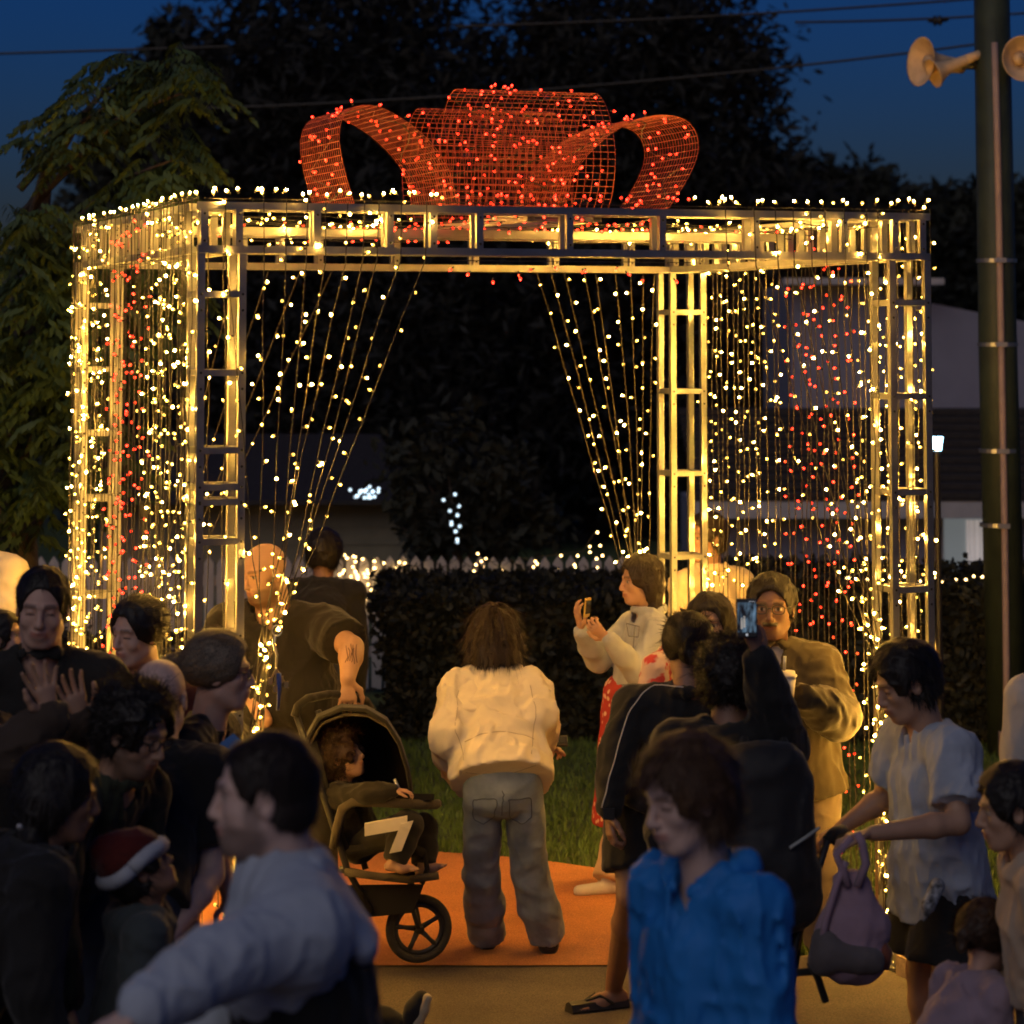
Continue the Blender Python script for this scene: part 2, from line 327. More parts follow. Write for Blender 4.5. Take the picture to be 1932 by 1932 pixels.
def picket_fence():
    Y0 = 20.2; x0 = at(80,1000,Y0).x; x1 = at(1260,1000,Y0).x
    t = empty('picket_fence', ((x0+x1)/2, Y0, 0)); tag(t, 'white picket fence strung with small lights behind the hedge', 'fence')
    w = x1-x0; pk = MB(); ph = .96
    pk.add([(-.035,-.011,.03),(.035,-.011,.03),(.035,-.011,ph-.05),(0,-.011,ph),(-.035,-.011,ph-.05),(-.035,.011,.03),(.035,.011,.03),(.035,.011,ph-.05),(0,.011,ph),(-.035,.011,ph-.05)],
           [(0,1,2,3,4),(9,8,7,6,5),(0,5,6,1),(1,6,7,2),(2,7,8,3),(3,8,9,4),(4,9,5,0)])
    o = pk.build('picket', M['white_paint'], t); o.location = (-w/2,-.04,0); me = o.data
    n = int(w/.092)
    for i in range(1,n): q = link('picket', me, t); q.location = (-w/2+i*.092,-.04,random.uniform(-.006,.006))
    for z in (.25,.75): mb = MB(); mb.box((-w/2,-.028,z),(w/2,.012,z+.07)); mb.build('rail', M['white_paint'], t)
    s = empty('fence_light_string', ((x0+x1)/2, Y0-.07, 0)); tag(s, 'tangle of small warm lights hung along the picket fence', 'string lights')
    pts = []
    for i in range(34):
        px = 1010-(i*11); p = at(px,1062+8*math.sin(i*1.3),Y0-.07); pts.append((p.x-s.location.x,0,p.z))
    mb = MB(); mb.tube(pts,.003,4); mb.build('cable', M['cable'], s)
    r = random.Random(3)
    for i in range(84):
        if i < 60: px = r.gauss(690,34); py = r.uniform(1062,1145)-abs(px-690)*.2
        else: px = 650+360*r.random()**1.8; py = r.uniform(1050,1085)
        p = at(max(645,px), max(1050,py), Y0-.06); put_bulb(BMf['w'], (p.x-s.location.x, r.uniform(-.02,.02), p.z), rdir(), s)
    s = empty('garden_light_string', at(1100,1100,17.6)); tag(s, 'few warm lights hanging over the hedge left of the denim woman', 'string lights')
    for i in range(24):
        px = r.choice([1118,1122,1130,1085,1060,1012,905,1095])+r.gauss(0,4); py = r.uniform(1000,1085) if px>1100 else r.uniform(1045,1085)
        p = at(px,py,19.0)-s.location; put_bulb(BMf['w'], p, rdir(), s)
    mb = MB(); mb.tube([at(900,1062,19)-s.location, at(1010,1052,19)-s.location, at(1100,1040,19)-s.location, at(1125,1000,19)-s.location],.003,4); mb.build('cable', M['cable'], s)
    s = empty('hedge_light_string', at(1850,1095,17.4)); tag(s, 'row of warm lights lying along the hedge top by the pole', 'string lights')
    pts=[]
    for i in range(22):
        p = at(1590+i*18+r.gauss(0,4), 1092+r.gauss(0,3), 17.5)-s.location; pts.append(p); put_bulb(BMf['w'], p, rdir(.5), s)
    mb = MB(); mb.tube(pts,.003,4); mb.build('cable', M['cable'], s)
    s = empty('cold_light_string', at(690,935,22.2)); tag(s, 'cluster of cold white lights high behind the front left swag', 'string lights')
    pts=[]
    for i in range(22):
        p = at(664+r.random()*46, 932+r.gauss(0,6), 22.2)-s.location; pts.append(p); put_bulb(BMf['c'], p, rdir(), s)
    mb = MB(); mb.tube(sorted(pts, key=lambda q:q.x),.003,4); mb.build('cable', M['cable'], s)
    s = empty('cold_light_string', at(858,980,22.3)); tag(s, 'cold white lights dangling in the small garden tree', 'string lights')
    pts=[]
    for i in range(11):
        p = at(858+r.gauss(0,8), 935+i*9, 22.3)-s.location; pts.append(p); put_bulb(BMf['c'], p, rdir(), s)
    mb = MB(); mb.tube(pts,.003,4); mb.build('cable', M['cable'], s)
picket_fence()

# houses ----------------------------------------------------------------
def boards(parent, x0, x1, y, z0, z1, step, m):
    b = MB(); b.add([(x0,-.0,0),(x1,0,0),(x1,-.022,0),(x0,-.022,0),(x0,0,step+.01),(x1,0,step+.01),(x1,-.006,step+.01),(x0,-.006,step+.01)],
                    [(0,1,2,3),(4,7,6,5),(3,2,6,7),(0,4,5,1),(0,3,7,4),(1,5,6,2)])
    o = b.build('weatherboard', m, parent); me = o.data; o.location = (0,y,z0); z = z0+step
    while z < z1-.02:
        q = link('weatherboard', me, parent); q.location = (0,y,z); z += step
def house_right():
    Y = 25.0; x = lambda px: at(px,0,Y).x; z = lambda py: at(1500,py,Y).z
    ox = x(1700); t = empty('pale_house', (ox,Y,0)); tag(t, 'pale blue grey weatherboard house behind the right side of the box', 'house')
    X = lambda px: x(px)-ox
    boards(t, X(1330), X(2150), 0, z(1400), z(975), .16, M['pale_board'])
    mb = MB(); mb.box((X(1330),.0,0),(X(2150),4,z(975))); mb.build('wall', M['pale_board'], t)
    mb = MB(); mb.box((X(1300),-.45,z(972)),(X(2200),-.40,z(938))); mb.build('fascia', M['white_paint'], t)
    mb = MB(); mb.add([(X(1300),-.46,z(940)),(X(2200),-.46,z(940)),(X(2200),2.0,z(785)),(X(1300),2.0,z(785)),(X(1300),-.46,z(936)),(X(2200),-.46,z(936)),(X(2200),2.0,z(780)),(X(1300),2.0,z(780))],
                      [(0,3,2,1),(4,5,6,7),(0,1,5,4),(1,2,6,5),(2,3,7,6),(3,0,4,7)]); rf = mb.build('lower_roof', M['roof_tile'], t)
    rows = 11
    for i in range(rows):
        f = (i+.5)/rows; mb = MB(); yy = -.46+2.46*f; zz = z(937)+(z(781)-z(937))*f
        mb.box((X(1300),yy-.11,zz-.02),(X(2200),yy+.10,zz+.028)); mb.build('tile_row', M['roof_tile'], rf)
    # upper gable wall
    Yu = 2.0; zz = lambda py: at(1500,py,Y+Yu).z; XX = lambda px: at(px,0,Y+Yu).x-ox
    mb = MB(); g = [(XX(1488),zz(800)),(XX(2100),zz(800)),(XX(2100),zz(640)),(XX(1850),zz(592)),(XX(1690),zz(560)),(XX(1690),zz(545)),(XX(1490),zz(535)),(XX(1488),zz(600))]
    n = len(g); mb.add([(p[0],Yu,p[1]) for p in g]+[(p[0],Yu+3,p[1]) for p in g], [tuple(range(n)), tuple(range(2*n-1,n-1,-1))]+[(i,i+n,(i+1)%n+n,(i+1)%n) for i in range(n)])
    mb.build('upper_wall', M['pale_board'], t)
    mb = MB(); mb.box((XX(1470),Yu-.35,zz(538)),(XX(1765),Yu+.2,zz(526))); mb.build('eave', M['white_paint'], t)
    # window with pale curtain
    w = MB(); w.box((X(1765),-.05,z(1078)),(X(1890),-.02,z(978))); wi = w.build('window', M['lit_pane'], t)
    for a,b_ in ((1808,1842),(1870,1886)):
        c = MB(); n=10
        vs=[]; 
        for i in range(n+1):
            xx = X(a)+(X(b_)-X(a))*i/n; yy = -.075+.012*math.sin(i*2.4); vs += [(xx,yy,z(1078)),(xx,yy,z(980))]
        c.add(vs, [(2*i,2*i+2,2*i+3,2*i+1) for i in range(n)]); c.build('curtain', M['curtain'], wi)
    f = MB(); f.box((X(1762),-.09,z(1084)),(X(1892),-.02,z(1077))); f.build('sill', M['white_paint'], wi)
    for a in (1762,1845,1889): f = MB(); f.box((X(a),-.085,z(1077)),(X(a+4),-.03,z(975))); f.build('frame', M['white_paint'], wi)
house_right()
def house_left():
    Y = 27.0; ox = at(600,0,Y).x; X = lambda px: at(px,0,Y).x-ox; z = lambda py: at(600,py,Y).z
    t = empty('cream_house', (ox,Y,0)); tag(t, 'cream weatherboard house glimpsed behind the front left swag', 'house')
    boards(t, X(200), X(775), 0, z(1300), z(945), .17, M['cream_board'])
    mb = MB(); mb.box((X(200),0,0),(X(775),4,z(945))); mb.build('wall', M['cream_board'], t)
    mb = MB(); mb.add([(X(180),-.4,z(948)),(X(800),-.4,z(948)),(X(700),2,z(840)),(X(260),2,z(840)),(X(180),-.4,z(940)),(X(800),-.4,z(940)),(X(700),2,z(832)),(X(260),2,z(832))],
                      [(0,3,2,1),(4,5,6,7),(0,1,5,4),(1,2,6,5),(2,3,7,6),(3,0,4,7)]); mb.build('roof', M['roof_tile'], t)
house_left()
def lantern():
    Y = 16.0; p = at(1768,837,Y); t = empty('lantern_post', (p.x,Y,0)); tag(t, 'lit cold white lantern on a thin dark post by the house', 'lamp')
    k = Y/FPX; mb = MB(); mb.tube([(0,0,0),(0,0,p.z-13*k)],.018,8); mb.build('post', M['black_plastic'], t)
    mb = MB(); mb.lathe((0,0,p.z),(0,0,1),[(-13*k,.004),(-13*k,8*k),(12*k,11.5*k),(13*k,11*k),(13*k,.004)],14); mb.build('lantern_glass', M['cold_lamp'], t, True)
    mb = MB(); mb.lathe((0,0,p.z),(0,0,1),[(13.5*k,13*k),(15*k,13*k),(22*k,5*k),(24*k,.003)],14); mb.build('lantern_cap', M['black_plastic'], t)
lantern()
# green pole with conduit and horns ---------------------------------------
def pole():
    Y = 17.2; k = Y/FPX; b0 = at(1893,1450,Y); t = empty('utility_pole', (b0.x,Y,0)); tag(t, 'tall dark green pole with a pinkish conduit running up it', 'pole')
    topz = at(1890,-260,Y).z
    mb = MB(); mb.tube([(0.03,0,0),(.0,0,2.5),(-.012,0,topz)], [38*k,36*k,33*k], 24); mb.build('pole_shaft', M['pole_green'], t, True)
    cpts = [(at(px,py,Y).x-b0.x, -38*k, at(px,py,Y).z) for px,py in ((1870,84),(1876,300),(1882,620),(1889,1000),(1892,1250),(1893,1440))]
    mb = MB(); mb.tube(cpts,.021,10); mb.build('conduit', M['conduit'], t, True)
    for py in (492,650,850,990):
        z = at(1890,py,Y).z; mb = MB(); mb.lathe((0,0,z),(0,0,1),[(-.012,.116),(-.012,.124),(.012,.124),(.012,.116)],24); mb.build('band', M['steel'], t)
        mb = MB(); cx_ = cpts[2][0]; mb.box((cx_-.035,-38*k-.028,z-.014),(cx_+.035,-38*k+.01,z+.014)); mb.build('clip', M['steel'], t)
    mb = MB(); mb.box((cpts[-1][0]-.045,-38*k-.05,at(1893,1440,Y).z),(cpts[-1][0]+.045,-38*k+.06,at(1893,1375,Y).z)); mb.build('junction_box', M['conduit'], t)
    def horn(c, ax, r, L, label, tail):
        h = empty('horn_speaker', c); tag(h, label, 'loudspeaker', 'horn loudspeakers on the pole')
        ax = Vector(ax).normalized()
        mb = MB(); mb.lathe((0,0,0),ax,[(-L,r*.34),(-L*.55,r*.42),(-L*.3,r*.55),(-L*.12,r*.8),(0,r),(.006,r*1.03),(.0,r*.96),(-L*.12,r*.74),(-L*.35,r*.4),(-L*.38,.002)],28); mb.build('bell', M['horn'], h, True)
        mb = MB(); mb.lathe((0,0,0),ax,[(-L*.42,r*.05),(-L*.42,r*.30),(-L*.16,r*.26),(-L*.12,r*.05)],20); mb.build('driver_cone', M['horn'], h, True)
        mb = MB(); mb.lathe((0,0,0),ax,[(-L*1.5,.004),(-L*1.5,r*.30),(-L*.98,r*.34),(-L*.98,.004)],18); mb.build('driver_housing', M['horn'], h, True)
        mb = MB(); mb.tube([ax*(-L*1.2), Vector(tail)-Vector(c)], .022, 8); mb.build('bracket', M['black_plastic'], h)
    c1 = at(1738,116,Y-.05); horn(c1, (-.9,-.42,.06), 46*k, 62*k, 'beige horn loudspeaker on the left side of the pole, facing left', Vector((b0.x-.1,Y,at(1850,125,Y).z)))
    c3 = at(1762,138,Y-.12); horn(c3, (-.75,-.2,-.32), 28*k, 70*k, 'smaller beige horn loudspeaker tucked under the big horn', Vector((b0.x-.1,Y,at(1850,130,Y).z)))
    c2 = at(1930,110,Y-.2); horn(c2, (.25,-.95,-.03), 42*k, 62*k, 'beige horn loudspeaker on the right side of the pole, cut by the frame', Vector((b0.x+.08,Y,at(1900,120,Y).z)))
    o = tag(empty('strain_insulator', at(1768,39,24)), 'dark insulator hanging on the overhead wire near the pole', 'insulator')
pole()
for (p0, p1, sag, lab) in (((-60,103),(430,88),.0,'overhead wire crossing the sky at the upper left'),((860,50),(2000,-16),.04,'overhead wire sloping up across the sky behind the bow'),((380,205),(2000,62),.10,'long low overhead wire passing behind the bow'),((1500,42),(2000,20),.02,'short overhead wire with insulators beside the pole')):
    a = at(*p0,24); c = at(*p1,24); mb = MB(); pts = [a.lerp(c,i/12)-a-Vector((0,0,sag*4*(i/12)*(1-i/12))) for i in range(13)]
    o = mb; mb.tube(pts,.011,5); ob = mb.build('overhead_wire', M['cable']); ob.location = a; tag(ob, lab, 'wire')
ob = bpy.data.objects['strain_insulator']
mb = MB(); k=24/FPX
mb.lathe((0,0,0),(1,0,.05),[(-18*k,.004),(-16*k,3*k),(-8*k,4*k),(-7*k,9*k),(-2*k,10*k),(0,5*k),(3*k,10*k),(8*k,9*k),(10*k,4*k),(22*k,2*k),(22*k,.003)],12); me_=mb.build('insulator_body', M['black_plastic'], ob, True)
# ------------------------------------------------------------------ the gift box frame
YAW, FLX, FLY, W, L, H, PA = 0.3346, -1.163, 10.40, 3.03, 2.50, 3.01, 0.185
HB = 0.19
U = Vector((math.cos(YAW), math.sin(YAW), 0)); VD = Vector((-math.sin(YAW), math.cos(YAW), 0)); O0 = Vector((FLX, FLY, 0))
def world_pt(u, v, z): return O0+U*u+VD*v+Vector((0,0,z))
def local_pt(p):
    d = Vector(p)-O0; return Vector((d.dot(U), d.dot(VD), d.z))
def on_v(px, py, v):
    "local point where the picture ray meets the plane v = const of the box"
    a = at(px,py,1.0); c = Vector((0,0,CH)); d = a-c
    t = (v-(c-O0).dot(VD))/d.dot(VD); return local_pt(c+d*t)
def on_u(px, py, u):
    a = at(px,py,1.0); c = Vector((0,0,CH)); d = a-c
    t = (u-(c-O0).dot(U))/d.dot(U); return local_pt(c+d*t)
box_root = empty('gift_box_frame', O0, YAW)
tag(box_root, 'big aluminium gift box frame of ladder posts and ladder beams', 'light frame')
RB = 0.028
def bar(name, a, b, parent, w=RB, m='alu'):
    "square tube between two local points (axis aligned)"
    h = w/2; lo = [min(a[i],b[i])-h for i in range(3)]; hi = [max(a[i],b[i])+h for i in range(3)]
    ax = max(range(3), key=lambda i: abs(a[i]-b[i])); lo[ax] += h; hi[ax] -= h
    mb = MB(); mb.box(lo, hi); return mb.build(name, M[m], parent)
def bolts(parent, pts, ax):
    mb = MB()
    for p in pts:
        d = Vector(ax); mb.lathe(Vector(p), d, [(-.001,.0001),(.003,.0055),(.004,.004),(.004,.0001)], 6)
    tag(mb.build('bolts', M['black_plastic'], parent), kind='stuff')
def post(u0, v0, rungs, label, front=True):
    p = link('post', None, box_root); p['label'] = label
    h = RB/2; a = PA
    cs = [(u0+h,v0+h),(u0+a-h,v0+h),(u0+a-h,v0+a-h),(u0+h,v0+a-h)]
    for (x,y) in cs: bar('rail', (x,y,.0), (x,y,H-HB-.002), p)
    bl = []
    for z in rungs:
        for i in range(4):
            (x,y),(x2,y2) = cs[i], cs[(i+1)%4]
            if i % 2 == 0:
                s = 1 if x2>x else -1; bar('rung', (x+s*h,y,z), (x2-s*h,y2,z), p, RB*.86)
            else:
                s = 1 if y2>y else -1; bar('rung', (x,y+s*h,z), (x2,y2-s*h,z), p, RB*.86)
        bl += [(u0+h,v0,z),(u0+a-h,v0,z)]
    bolts(p, bl+[(q[0],q[1],q[2]-.06) for q in bl], (0,-1,0))
    mb = MB(); mb.box((u0-.03,v0-.03,.012),(u0+a+.03,v0+a+.03,.022)); mb.build('foot_plate', M['alu'], p)
    return p
FLr = [2.667,2.376,2.09,1.955,1.90,1.755,1.41,1.12,.83,.54,.25,.05]; FRr = [2.647,2.27,1.886,1.498,1.115,.73,.35,.05]
post(0,0,FLr,'front post at the left corner of the box'); post(W-PA,0,FRr,'front post at the right corner of the box')
post(0,L-PA,[2.65,2.365,2.08,1.79,1.36,.98,.6,.2,.05],'rear post at the left corner'); post(W-PA,L-PA,[2.63,2.25,1.857,1.46,1.07,.68,.3,.05],'rear post in the middle of the view')
def beam(axis, fixed, lo, hi, ups, label):
    "ladder beam along u (axis 0) or v (axis 1); fixed = near coordinate across"
    p = link('beam', None, box_root); p['label'] = label; h = RB/2
    def P(s, c, z): return (s,c,z) if axis==0 else (c,s,z)
    zt, zb = H-h, H-HB+h
    for c in (fixed+h, fixed+PA-h):
        for z in (zt, zb): bar('rail', P(lo,c,z), P(hi,c,z), p)
        for k, s in enumerate(ups):
            s2 = s + (0 if c < fixed+.1 else .03)
            bar('upright', P(s2,c,zt-h), P(s2,c,zb+h), p, RB*.96)
    for s in ups[::2]:
        for z in (zt,zb): bar('tie', P(s+.05,fixed+RB,z), P(s+.05,fixed+PA-RB,z), p, RB*.8)
    bolts(p, [P(s,fixed,zt-.03) for s in ups]+[P(s,fixed,zb+.03) for s in ups], (0,-1,0) if axis==0 else (-1,0,0))
    return p
fu = [on_v(px,440,0)[0] for px in (386,452,599,737,819,906,1076,1251,1428,1594,1690,1742)]
beam(0, 0.0, 0, W, fu, 'front ladder beam'); beam(0, L-PA, 0, W, [x for x in fu], 'rear ladder beam')
sv = [PA+.06+i*.21 for i in range(int((L-2*PA)/.21)+1)]
beam(1, 0.0, PA, L-PA, sv, 'side ladder beam on the left'); beam(1, W-PA, PA, L-PA, sv, 'side ladder beam on the right')
# cross beams of the roof that carry the bow
cu = W*.5
for nm, a0, a1, fx, axis in (('lengthwise roof beam',PA,L-PA,cu-.14,1),('crosswise roof beam',PA,W-PA,L*.5-.14,0)):
    p = link('beam', None, box_root); p['label'] = nm
    z = H-.03 if axis==1 else H-.065
    for c in (fx, fx+.28):
        P = (lambda s: (s,c,z)) if axis==0 else (lambda s: (c,s,z))
        bar('rail', P(a0), P(a1), p, .034)
    n = 8
    for i in range(n):
        s = a0+(a1-a0)*(i+.5)/n
        if axis==0: bar('tie', (s,fx+.02,z),(s,fx+.26,z), p, .024)
        else: bar('tie', (fx+.02,s,z),(fx+.26,s,z), p, .024)
# timber blocks under the front right post
bk = empty('timber_block', world_pt(W-PA/2,-.02,0), YAW); tag(bk, 'short timber block at the foot of the front right post', 'block')
mb = MB(); mb.box((-.13,-.13,.0),(.10,-.045,.085)); mb.build('block_body', M['timber'], bk)
mb = MB(); mb.box((-.12,-.12,.089),(.10,-.05,.098)); mb.build('block_cap', M['timber'], bk)

# ------------------------------------------------------------------ strands of lights
def strand(parent, pts, spacing, kind, name='strand', jitter=.25, start=None, skip=0.0, r=.0023, out=None, swing=.012):
    "a cable through local points with a bulb every `spacing` metres"
    pts = [Vector(p) for p in pts]; seg = [(pts[i+1]-pts[i]).length for i in range(len(pts)-1)]; tot = sum(seg)
    n = max(2, int(tot/.22)); fine = []
    def pos(s):
        for i, g in enumerate(seg):
            if s <= g or i == len(seg)-1: return pts[i].lerp(pts[i+1], min(1,max(0,s/max(g,1e-6))))
            s -= g
    ph = random.random()*6
    for i in range(n+1):
        q = pos(tot*i/n)
        if 0 < i < n: q = q+Vector((random.uniform(-1,1),random.uniform(-1,1),0))*swing*.6
        fine.append(q)
    mb = MB(); mb.tube(fine, r, 4, cap=False)
    st = mb.build(name, M['cable'], parent)
    s = spacing*random.uniform(.1,.9) if start is None else start
    k = 0
    while s < tot:
        if random.random() >= skip:
            f = s/tot*n; i = min(n-1,int(f)); q = fine[i].lerp(fine[i+1], f-i)
            d = rdir(.15)
            if out is not None: d = (d+Vector(out)*.8).normalized()
            kk = kind
            if kind == 'w' and random.random() < .5: kk = 'd'
            put_bulb(BM[kk], q+d*.002, d, st)
        s += spacing*(1+random.uniform(-jitter,jitter)); k += 1
    return st
def curtain(name, label, parent_pts, kind, spacing=.13, group=None):
    t = empty(name, O0, YAW); tag(t, label, 'string lights', group)
    for pts, st in parent_pts: strand(t, pts, spacing, kind, start=st, swing=.010)
    return t
def side(u, v0, v1, n, zlo, wob):
    out = []
    for i in range(n):
        v = v0+(v1-v0)*(i+.5)/n+random.uniform(-.012,.012); uu = u+random.uniform(-.008,.008)
        b = v+random.uniform(-.02,.02)
        ph = .05+.10*(.5+.5*math.sin(v*5+wob))+random.uniform(-.03,.03)
        out.append(([(uu-.0,v,H+.02),(uu,v,H-.2),(uu,(v+b)/2,1.5),(uu,b,zlo+random.uniform(0,.1))], ph))
    return out
curtain('light_curtain','warm white light curtain on the left side nearest the front post', side(-.022,.02,.82,15,.1,0), 'w')
curtain('light_curtain','red light curtain down the middle of the left side', side(-.022,.86,1.58,13,.1,1), 'r', .14)
curtain('light_curtain','warm white light curtain on the left side nearest the rear post', side(-.022,1.62,2.48,15,.1,2), 'w')
curtain('light_curtain','warm white light curtain on the right side nearest the front post', side(W+.022,.02,.72,12,.1,0), 'w')
curtain('light_curtain','red light curtain down the middle of the right side', side(W+.022,.75,1.45,12,.1,1), 'r', .14)
curtain('light_curtain','warm white light curtain on the right side nearest the rear post', side(W+.022,1.5,2.46,15,.1,2), 'w')
def swag(label, tops, v, tie, bot, spacing=.135, over=True):
    t = empty('light_swag', O0, YAW); tag(t, label, 'string lights')
    for k, (u, z) in enumerate(tops):
        tp = Vector(tie)+Vector((random.uniform(-.03,.03), random.uniform(-.02,.02), random.uniform(-.06,.06)))
        a = Vector((u, v, z)); mid = a.lerp(tp,.55)
        f = .10*abs(u-tie[0]); mid += Vector((math.copysign(f*.35, u-tie[0])*.6, 0, -f*.25))
        pts = ([Vector((u,v,H+.015)), a] if over else [a])+[a.lerp(mid,.5)+Vector((0,0,0)), mid, mid.lerp(tp,.5)+Vector((math.copysign(.02,u-tie[0]),0,-.01)), tp]
        pts += [tp.lerp(Vector(bot),.5)+Vector((random.uniform(-.03,.03),0,0)), Vector(bot)+Vector((random.uniform(-.05,.05),random.uniform(-.03,.03),random.uniform(-.1,.1)))]
        strand(t, pts, spacing, 'w', swing=.008)
    return t
fl = on_v(500,1215,-.02); flb = on_v(458,1395,-.02)
swag('lights swept aside like a curtain, tied at the front left post', [(on_v(px,480,-.02)[0], H-HB-.005) for px in (425,497,540,580,614,656,688,715,757,805)], -.02, fl, (flb[0],-.02,flb[2]-.35))
fr = on_v(1655,1245,-.02)
swag('lights swept aside like a curtain, tied at the front right post', [(on_v(px,490,-.02)[0], H-HB-.005) for px in (1369,1423,1463,1497,1530,1557,1593,1636,1657)], -.02, fr, (fr[0]+.03,-.02,.25))
br = on_v(1222,1205,L-.2)
swag('lights swept aside to the rear post in the middle of the view', [(on_v(px,520,L-.2)[0], H-HB-.01) for px in (1013,1040,1065,1103,1124,1161,1190,1214,1234)], L-.2, br, (br[0]+.02,L-.2,.4), over=False)
bl_ = (.25, L-.2, 1.1)
swag('lights swept aside to the rear left post, seen through the side', [(.25+i*.15, H-HB-.01) for i in range(7)], L-.2, bl_, (.24,L-.2,.4), over=False)
t = empty('light_drop', O0, YAW); tag(t, 'two warm light drops hanging inside the front left post', 'string lights')
for u,v in ((.06,.10),(.13,.14)): strand(t, [(u,v,H-.05),(u+.01,v,1.8),(u,v,.3)], .2, 'w')
t = empty('light_drop', O0, YAW); tag(t, 'warm light drops hanging inside the front right post', 'string lights')
for u,v in ((W-.14,.10),(W-.10,.13),(W-.05,.08)): strand(t, [(u,v,H-.05),(u+.01,v,1.8),(u,v,.2)], .2, 'w')
# roof lights
def roof_net(label, u0, u1, v0, v1, n, kind, sp):
    t = empty('roof_light_net', O0, YAW); tag(t, label, 'string lights')
    for i in range(n):
        v = v0+(v1-v0)*(i+.5)/n
        pts = [Vector((u0+(u1-u0)*k/8, v+random.uniform(-.05,.05), H-.02-random.random()*.05)) for k in range(9)]
        strand(t, pts, sp, kind, jitter=.5)
roof_net('warm white roof lights over the left half of the box', .05, W*.34, .12, L-.12, 9, 'w', .09)
roof_net('warm white roof lights over the right half of the box', W*.66, W-.05, .12, L-.12, 9, 'w', .09)
roof_net('red roof lights in a band under the bow', W*.34, W*.66, .10, L-.10, 9, 'r', .075)
roof_net('red roof lights crossing the left and right roof', .1, W-.1, L*.42, L*.58, 3, 'r', .10)
def edge(label, pts, kind, sp, up=.5, sprig=.022):
    t = empty('edge_light_string', O0, YAW); tag(t, label, 'string lights')
    st = strand(t, pts, 99, kind, swing=.02)
    pts = [Vector(p) for p in pts]; tot = (pts[-1]-pts[0]).length; s = .02
    while s < tot:
        q = pts[0].lerp(pts[-1], s/tot); d = Vector((random.gauss(0,.6),random.gauss(0,.6),up+random.random())).normalized()
        h = sprig*random.uniform(.2,1.2)
        put_bulb(BM[kind], q+Vector((random.uniform(-.02,.02),random.uniform(-.02,.02),h)), d, st)
        s += sp*random.uniform(.3,1.8)
ul = [on_v(px,400,0)[0] for px in (850,1300)]
edge('warm lights bristling along the top front edge, left half', [(0.02,.0,H+.012),(ul[0],0,H+.012)], 'w', .045)
edge('red lights bristling along the top front edge under the bow', [(ul[0],.0,H+.012),(ul[1],0,H+.012)], 'r', .04, sprig=.018)
edge('warm lights bristling along the top front edge, right half', [(ul[1],.0,H+.012),(W,0,H+.012)], 'w', .04)
edge('warm lights along the top of the left side', [(0.0,.0,H+.012),(0,L,H+.012)], 'w', .10, sprig=.010)
edge('short red lights hanging below the front beam', [(ul[0],-.012,H-HB-.02),(ul[1],-.012,H-HB-.02)], 'r', .07, up=-1.3, sprig=-.06)

# ------------------------------------------------------------------ the wire bow
bow = empty('wire_bow', world_pt(W*.5, L*.5, H), YAW); tag(bow, 'big ribbon bow of red wire mesh with red lights on the roof', 'bow')
def wire_strip(path, across, n_across, cell, rad=.0016):
    "grid of wires: path (list of local points), swept along vector `across`"
    mb = MB(); path = [Vector(p) for p in path]; across = Vector(across)
    d = [0]
    for i in range(1,len(path)): d.append(d[-1]+(path[i]-path[i-1]).length)
    def pos(s):
        for i in range(1,len(path)):
            if s <= d[i] or i == len(path)-1: return path[i-1].lerp(path[i], (s-d[i-1])/max(1e-6,d[i]-d[i-1]))
    n = max(4,int(d[-1]/cell)); P = [pos(d[-1]*i/n) for i in range(n+1)]
    for k in range(n_across+1):
        o = across*(k/n_across); mb.tube([p+o for p in P], rad, 3, cap=False)
    for p in P: mb.tube([p, p+across], rad, 3, cap=False)
    return mb, P
def smooth(pts, it=2):
    pts = [Vector(p) for p in pts]
    for _ in range(it):
        q = [pts[0]]
        for a, b in zip(pts, pts[1:]): q += [a.lerp(b,.25), a.lerp(b,.75)]
        pts = q+[pts[-1]]
    return pts
def loop(path, across, nb, label, na, cell=.029):
    mb, P = wire_strip(smooth(path), across, na, cell); o = mb.build('loop', M['red_wire'], bow); o['label'] = label
    A = Vector(across)
    for i in range(nb):
        q = random.choice(P)+A*random.random(); d = rdir(.3)
        put_bulb(BM['r'], q+d*.012, d, o)
    # a dark lead weaving through the mesh
    pts = [P[int(i*(len(P)-1)/14)]+A*random.random()+rdir()*.01 for i in range(15)]
    mb = MB(); mb.tube(smooth(pts,1), .0022, 4, cap=False); mb.build('cable', M['cable'], o)
bo = Vector((W*.5, L*.5, H))
def bl(px, py, v): q = on_v(px,py,v)-bo; return q
v0 = L*.38; wv = L*.24
def vz(px, py): q = bl(px, py, v0); return (q.x, q.y, max(.008, q.z))
loop([vz(*p) for p in ((668,384),(646,310),(637,250),(652,205),(700,194),(760,222),(815,268),(850,320),(862,384))], (0,.62,0), 62, 'left loop of the bow', 20)
loop([vz(*p) for p in ((1262,392),(1300,335),(1322,280),(1308,232),(1262,214),(1205,222),(1150,252),(1100,300),(1075,345),(1065,392))], (0,.62,0), 62, 'right loop of the bow', 20)
uL = on_v(868,300,.95)[0]-bo.x; wu = on_v(1128,300,.95)[0]-on_v(868,300,.95)[0]
def fz(dv, z): return (uL, dv*.66, z)
loop([fz(.02,.008),fz(.0,.22),fz(-.10,.46),fz(-.34,.56),fz(-.60,.50),fz(-.78,.30),fz(-.74,.12),fz(-.60,.01)], (wu,0,0), 85, 'front loop of the bow', 19)
loop([fz(.02,.008),fz(.05,.20),fz(.16,.42),fz(.40,.52),fz(.66,.46),fz(.82,.26),fz(.78,.10),fz(.66,.01)], (wu,0,0), 55, 'rear loop of the bow', 19)
